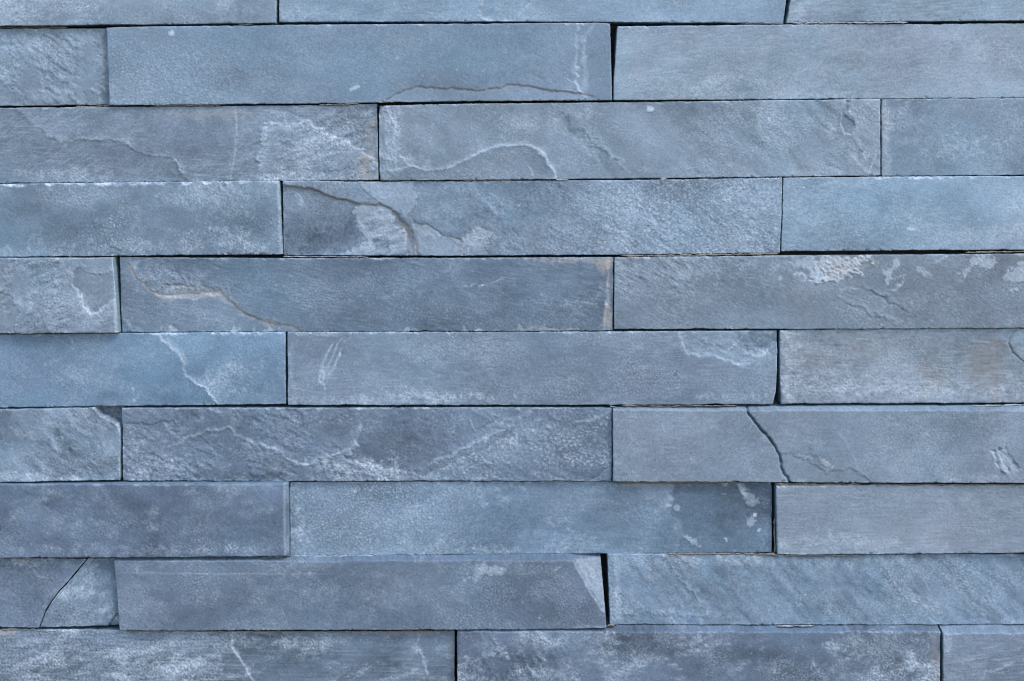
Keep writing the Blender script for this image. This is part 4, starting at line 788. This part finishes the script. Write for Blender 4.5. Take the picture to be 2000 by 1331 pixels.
def c8(F):
    F.mottle(0.05, wl=45, dust=.07, ang=42, aspect=2.5); F.wave(.6, wl=36, ang=48, aspect=2.6); F.wave(1.0); F.pebble(.28, .18); F.blue += .1; F.flake(.4, .12, ang=45, wl=20, aspect=3.5)
    rg = np.random.default_rng(5)
    for i in range(22):
        x = 1200 + i * 38 + rg.uniform(-20, 20); y = 1092 + rg.uniform(0, 85); l = rg.uniform(18, 55)
        F.ridge([(x, y), (x + l * .5, y + l * .62), (x + l * .85, y + l)], 5, -.6, 0, tone=-.07, j=1.6); F.ridge([(x + 8, y), (x + 8 + l * .5, y + l * .62), (x + 8 + l * .85, y + l)], 4, .3, .12, j=1.6)
    F.ridge([(1308, 1095), (1330, 1130), (1355, 1160), (1375, 1188)], 2, .9, .24, j=1); F.blot(1320, 1095, 60, 9, dust=.12, edge=.8, rough=1); F.blot(1620, 1098, 150, 8, dust=.22, edge=.8, rough=1); F.blot(1440, 1094, 70, 8, dust=.26, tan=.05, edge=.7, rough=1)
    F.plate([(1196, 1205), (1230, 1200), (1300, 1204), (1360, 1202), (1440, 1212), (1440, 1240), (1196, 1240)], -.8, soft=2, tone=-.04, lip=.12); F.ridge([(1280, 1199), (1340, 1198), (1420, 1208)], 3, .3, .22); F.blot(1210, 1190, 22, 22, dust=.2, edge=.8, rough=1.2)
    F.slope([(1196, 1075), (1202, 1225)], .4, 12, side=-1, j=.5); F.speck(20, .35); F.blot(1380, 1140, 60, 30, tone=-.06, edge=.9); F.blot(1880, 1180, 90, 28, dust=.08, edge=.9); F.blot(1980, 1215, 24, 6, dust=.25, edge=.7, rough=1.2)
stone([(1186, 1083), (1500, 1085), (2000, 1085), (2250, 1085)], [(1191, 1221), (1500, 1222), (2000, 1222), (2250, 1222)], [(1186, 1080), (1191, 1222)], [(2250, 1080), (2250, 1224)], 12, (120, 141, 168), c8, 94)

# course 9 (cut by the bottom of the view)
def a9(F):
    F.mottle(0.08, wl=70, dust=.26, aspect=2.2, ang=-10); F.wave(1.6); F.pebble(.25, .16, where=sstep(460, 420, F.X)); F.flake(.8, .26, ang=-25, wl=16, where=sstep(450, 400, F.X)); F.brush(.2, .12, ang=1, aspect=16, wl=6)
    F.plate([(449, 1225), (451, 1240), (455, 1262), (463, 1278), (474, 1296), (484, 1312), (498, 1331), (520, 1380), (900, 1380), (900, 1225)], -1.0, soft=1.5, tone=.02, lip=.20, smooth=.5, j=.6); F.ridge([(453, 1252), (458, 1270), (468, 1288), (480, 1306), (496, 1330), (505, 1345)], 3.2, .7, .40, j=1.1, broken=.45)
    F.ridge([(818, 1238), (812, 1250), (812, 1262), (820, 1275), (826, 1290), (828, 1310), (826, 1322), (816, 1332)], 3.2, 1.0, .5, j=1.1, broken=.45); F.plate([(818, 1230), (812, 1262), (822, 1276), (828, 1310), (814, 1345), (910, 1345), (910, 1230)], -1.6, soft=2, tone=-.06, tan=.06, lip=.1)
    F.blot(884, 1290, 8, 60, tan=.22, tone=-.14, edge=.8); F.blot(738, 1275, 30, 20, tone=-.10, edge=.8); F.blot(590, 1252, 120, 12, dust=.24, edge=.8, rough=.8); F.blot(420, 1250, 40, 10, dust=.26, edge=.7, rough=1.1); F.blot(340, 1270, 45, 30, dust=.18, edge=.8, rough=1.3); F.blot(330, 1310, 70, 14, dust=.18, edge=.8, rough=1.2)
    F.blot(780, 1238, 50, 4, tan=.3, tone=-.1, edge=.6, rough=1.2); F.blot(620, 1234, 180, 3.5, tan=.32, tone=-.1, edge=.7, rough=.9); F.blot(12, 1234, 16, 6, tan=.5, dust=.2, edge=.5, rough=1.2); F.blot(200, 1300, 40, 20, tone=-.06, edge=.8); F.speck(20, .4); F.blot(700, 1300, 100, 40, tone=-.03, edge=.9)
stone([(-95, 1231), (0, 1231), (230, 1230), (400, 1234), (600, 1235), (889, 1233)], [(-95, 1378), (889, 1376)], [(-95, 1230), (-95, 1378)], [(888, 1232), (889, 1377)], 10, (106, 122, 145), a9, 101, label="slate stone with two pale wavy vertical ridges and a mottled left end")
def b9(F):
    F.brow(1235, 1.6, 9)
    F.mottle(0.09, wl=90, dust=.20, aspect=2); F.wave(1.2); F.pebble(.24, .15)
    F.flake(.9, .3, ang=60, wl=13, aspect=2.2, where=sstep(1250, 950, F.X)); F.blot(1000, 1262, 60, 14, ang=-15, dust=.14, edge=.8, rough=1.2); F.blot(975, 1272, 12, 6, dust=.6, edge=.5, rough=1.2); F.ridge([(930, 1292), (950, 1285), (975, 1278)], 2.2, .4, .5); F.ridge([(962, 1255), (964, 1270), (980, 1278)], 2.6, .5, .4)
    F.ridge([(1046, 1234), (1058, 1244), (1070, 1254)], 1.4, .2, .42, j=.5); F.blot(1005, 1300, 50, 24, tone=-.10, dust=-.1, edge=.6); F.ridge([(1026, 1275), (1035, 1300), (1048, 1325)], 2.6, .5, .3); F.ridge([(1048, 1282), (1058, 1306), (1062, 1330)], 2.2, .5, .24)
    F.blot(1690, 1262, 70, 26, ang=-8, dust=.26, edge=.8, rough=1.0); F.blot(1790, 1290, 30, 30, dust=.14, edge=.8, rough=1.1); F.blot(1826, 1300, 9, 60, tan=.22, tone=-.10, edge=.6, rough=1); F.blot(1480, 1285, 120, 26, tone=-.08, edge=.9); F.blot(1590, 1310, 50, 20, tone=-.09, edge=.8); F.blot(1700, 1325, 80, 12, dust=.18, edge=.8, rough=1.2)
    F.ridge([(1735, 1300), (1760, 1308), (1750, 1318)], 1.8, .3, .3); F.ridge([(1782, 1236), (1796, 1240)], 2, .5, .5); F.ridge([(1715, 1235), (1728, 1236)], 2, .4, .5); F.blot(1160, 1240, 90, 14, dust=.10, edge=.9, rough=1.2); F.speck(26, .45)
    F.chips(F.top, 26, 1210, 1830, 3.5, .4)
stone([(893, 1230), (1200, 1227), (1836, 1226)], [(893, 1377), (1836, 1377)], [(892, 1230), (893, 1378)], [(1838, 1226), (1835, 1378)], 26, (99, 114, 138), b9, 102, r=2.4, label="darkest slate stone, mottled with pale scuffs")
def c9(F):
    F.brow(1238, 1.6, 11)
    F.mottle(0.04, dust=.10); F.brush(.12, .12, ang=-5); F.wave(1.2); F.pebble(.18, .1)
    F.plate([(1846, 1246), (1858, 1244), (1860, 1256), (1852, 1275), (1842, 1278)], .6, dust=.26, soft=1.4, lip=.15); F.ridge([(1850, 1296), (1900, 1288), (1960, 1278)], 1.4, .2, .3); F.ridge([(1912, 1325), (1950, 1306), (2000, 1288)], 2, .5, .42, j=.7); F.ridge([(1905, 1331), (1935, 1312)], 1.4, .3, .3); F.blot(1850, 1240, 12, 6, dust=.3, edge=.6, rough=1); F.speck(8)
stone([(1841, 1228), (2000, 1228), (2800, 1229)], [(1841, 1378), (2800, 1380)], [(1842, 1227), (1841, 1380)], [(2800, 1228), (2800, 1380)], 28, (119, 133, 156), c9, 103)

# the courses go on past the edges of the view
def plain(F):
    F.mottle(0.06, dust=.1); F.wave(1.4); F.pebble(.25, .15); F.flake(.5, .14, wl=18); F.speck(8)
def run_on(x0, x1, y0, y1, p, rgb, seed):
    stone([(x0, y0), (x1, y0)], [(x0, y1), (x1, y1)], [(x0, y0), (x0, y1)], [(x1, y0), (x1, y1)], p, rgb, plain, seed)
more = np.random.default_rng(77)
tones = [(138, 156, 179), (118, 136, 161), (128, 146, 170), (107, 124, 149)]
for k, (x0, x1, y0, y1) in enumerate([
        (-1000, 210, -251, -104), (213, 1195, -251, -104), (1200, 2185, -251, -108),
        (-1000, 225, 1382, 1526), (229, 1190, 1382, 1526), (1194, 2200, 1382, 1526),
        (-1430, -444, -97, 54), (-1240, -254, 218, 362), (-1430, -444, 364, 506), (-1430, -434, 656, 800),
        (-1430, -434, 949, 1094), (-1080, -99, 1231, 1378),
        (2514, 3300, -106, 36), (2194, 3180, 46, 190), (2514, 3300, 342, 486), (2204, 3190, 494, 640), (2504, 3300, 640, 788),
        (2184, 3170, 801, 945), (2494, 3300, 950, 1078), (2254, 3240, 1085, 1222)]):
    run_on(x0, x1, y0, y1, float(more.uniform(6, 22)), tones[k % 4], 300 + k)

# ------------------------------------------------------------------ mortar squeezed into joints
def mortar(pts, wd, p, mat, seed, pale=False):
    """a crumbly lump of mortar following the joint; wd: width at the joint"""
    rg = np.random.default_rng(seed)
    pts = np.array(pts, float)
    seg = np.hypot(*np.diff(pts, axis=0).T); L = np.concatenate([[0], np.cumsum(seg)])
    wd = wd * 0.72; n = max(6, int(L[-1] / 2.2)); t = np.linspace(0, L[-1], n)
    cx = np.interp(t, L, pts[:, 0]); cy = np.interp(t, L, pts[:, 1])
    dx = np.gradient(cx); dy = np.gradient(cy); q = np.hypot(dx, dy); nx, ny = -dy / q, dx / q
    def nz(a, k=3): return a * np.convolve(rg.standard_normal(n + 2 * k), np.hanning(k + 2)[1:-1] / np.hanning(k + 2).sum(), mode='valid')[:n]
    endf = np.clip(np.minimum(t, L[-1] - t) / 6, 0.15, 1) ** .5
    ring = 8; vs_ = []
    wv = np.clip(0.95 + nz(.5, 5) + nz(0.5, 11), 0.45, 1.4); cy = cy + nz(.6, 5) * ny; cx = cx + nz(.6, 5) * nx
    for i in range(n):
        for j in range(ring):
            a = 2 * math.pi * j / ring
            w_ = wd * 0.5 * endf[i] * wv[i] * (1 + 0.2 * rg.standard_normal())
            off = math.cos(a) * w_; dep = math.sin(a) * w_ * 1.1
            X = cx[i] + nx[i] * off; Y = cy[i] + ny[i] * off; P = p + dep
            if dep < -0.1: P = -40 if math.sin(a) < -.8 else p - 12
            k = (DIST - P) / DIST
            vs_.append(((X - 1000) * S * k, -P * S, (EYE - Y) * S * k))
    qs = []
    for i in range(n - 1):
        for j in range(ring):
            b = (j + 1) % ring
            qs.append((i * ring + j, i * ring + b, (i + 1) * ring + b, (i + 1) * ring + j))
    for base in (0, (n - 1) * ring):
        r_ = [base + j for j in range(ring)]
        for j in (0, 2, 4):
            qs.append((r_[0], r_[j + 1], r_[j + 2], r_[(j + 3) % ring]) if j < 4 else (r_[0], r_[5], r_[6], r_[7]))
    return build_mesh("mortar", vs_, qs, mat, wall)
mortar([(148, 209), (178, 208.5), (214, 207)], 3.6, 3, M_TAN, 1)
mortar([(300, 207), (345, 206), (432, 205)], 6.0, 8, M_TAN, 2)
mortar([(624, 204.5), (648, 205), (702, 202)], 4.5, 9, M_TAN, 3)
mortar([(0, 54), (60, 53), (132, 54)], 3.0, 4, M_TAN, 4)
mortar([(464, 47), (478, 48), (494, 48)], 3.5, 8, M_PALE, 5)
mortar([(1548, 45.5), (1640, 45), (1772, 44.5)], 4.0, 10, M_PALE, 6)
mortar([(1448, 47), (1470, 47.5), (1530, 47)], 2.6, 7, M_TAN, 7)
mortar([(1212, 500.5), (1300, 499.5), (1400, 498), (1520, 495.5)], 4.2, 8, M_TAN, 8)
mortar([(1885, 493.5), (1930, 493), (2020, 491)], 3.6, 9, M_TAN, 9)
mortar([(1514, 946), (1560, 946), (1620, 946.5), (1682, 946)], 6.0, 15, M_TAN, 10)
mortar([(1700, 946), (1850, 947), (2010, 947.5)], 3.0, 14, M_TAN, 11)
mortar([(1200, 943.5), (1290, 943), (1350, 943.5), (1440, 943)], 4.0, 9, M_TAN, 12)
mortar([(1302, 1082.5), (1360, 1082), (1440, 1082.5), (1500, 1083)], 4.0, 9, M_TAN, 13)
mortar([(1490, 1083), (1512, 1083.5), (1520, 1087)], 6.0, 10, M_TAN, 14)
mortar([(1530, 1086), (1600, 1086), (1690, 1085)], 4.0, 11, M_TAN, 15)
mortar([(1512, 1012), (1513, 1050), (1514, 1080)], 5.0, 6, M_TAN, 16)
mortar([(1896, 792), (1920, 793), (1960, 792), (2010, 791)], 4.0, 10, M_PALE, 17)
mortar([(1187, 1224), (1193, 1221), (1200, 1222)], 7.0, 16, M_TAN, 18)
mortar([(1192, 793), (1198, 795), (1202, 795)], 5.0, 12, M_PALE, 19)
mortar([(556, 1085), (562, 1086), (568, 1086)], 6.0, 16, M_TAN, 20)
mortar([(510, 1089), (530, 1088), (552, 1088)], 3.4, 22, M_TAN, 21)
mortar([(570, 1087), (620, 1087), (730, 1086)], 3.4, 10, M_PALE, 22)
mortar([(240, 1233), (300, 1233), (440, 1234)], 4.0, 12, M_TAN, 23)
mortar([(440, 1233), (640, 1234), (880, 1233)], 3.2, 12, M_TAN, 24)
mortar([(0, 1230), (40, 1230), (70, 1230)], 3.2, 11, M_TAN, 25)
mortar([(1518, 1223), (1560, 1223), (1590, 1223)], 3.4, 13, M_PALE, 26)
mortar([(905, 353.5), (940, 353.5), (1000, 352.5)], 2.4, 6, M_TAN, 27)
mortar([(1086, 351.5), (1096, 351.5), (1110, 351)], 3.4, 8, M_PALE, 28)
mortar([(1290, 349), (1296, 349), (1302, 349)], 3.4, 8, M_PALE, 29)
mortar([(553, 501), (600, 502), (720, 502.5)], 2.2, 6, M_PALE, 30)
mortar([(1215, 793), (1300, 793.5), (1440, 792.5)], 2.2, 12, M_TAN, 31)

# ------------------------------------------------------------------ mortar bed and wall core behind the stones
def slab(name, x0, x1, z0, z1, y0, y1, mat, rough=0.0):
    rg = np.random.default_rng(3)
    nx_, nz_ = 120, 60
    xs = np.linspace(x0, x1, nx_); zs = np.linspace(z0, z1, nz_)
    XX, ZZ = np.meshgrid(xs, zs)
    YY = y0 + rough * rg.standard_normal(XX.shape)
    fr = np.stack([XX, YY, ZZ], -1).reshape(-1, 3)
    idx = np.arange(nx_ * nz_).reshape(nz_, nx_)
    q = np.stack([idx[:-1, :-1], idx[:-1, 1:], idx[1:, 1:], idx[1:, :-1]], -1).reshape(-1, 4)
    ring = np.concatenate([idx[0, :], idx[1:, -1], idx[-1, -2::-1], idx[-2:0:-1, 0]])
    back = fr[ring].copy(); back[:, 1] = y1
    nr = len(ring); a = np.arange(nr); b = (a + 1) % nr; o = len(fr)
    sq = np.stack([ring[b], ring[a], o + a, o + b], -1)
    cor = np.array([[x0, y1, z0], [x1, y1, z0], [x1, y1, z1], [x0, y1, z1]])
    o2 = o + nr
    return build_mesh(name, np.concatenate([fr, back, cor]), np.concatenate([q, sq, [[o2, o2 + 3, o2 + 2, o2 + 1]]]), mat, wall)
slab("mortar_bed", -2000 * S * 1.0 * 1.2, 2300 * S * 1.2 - 0.135, (EYE - 1530) * S, (EYE + 256) * S, 52 * S, 900 * S, M_BED, 3 * S)
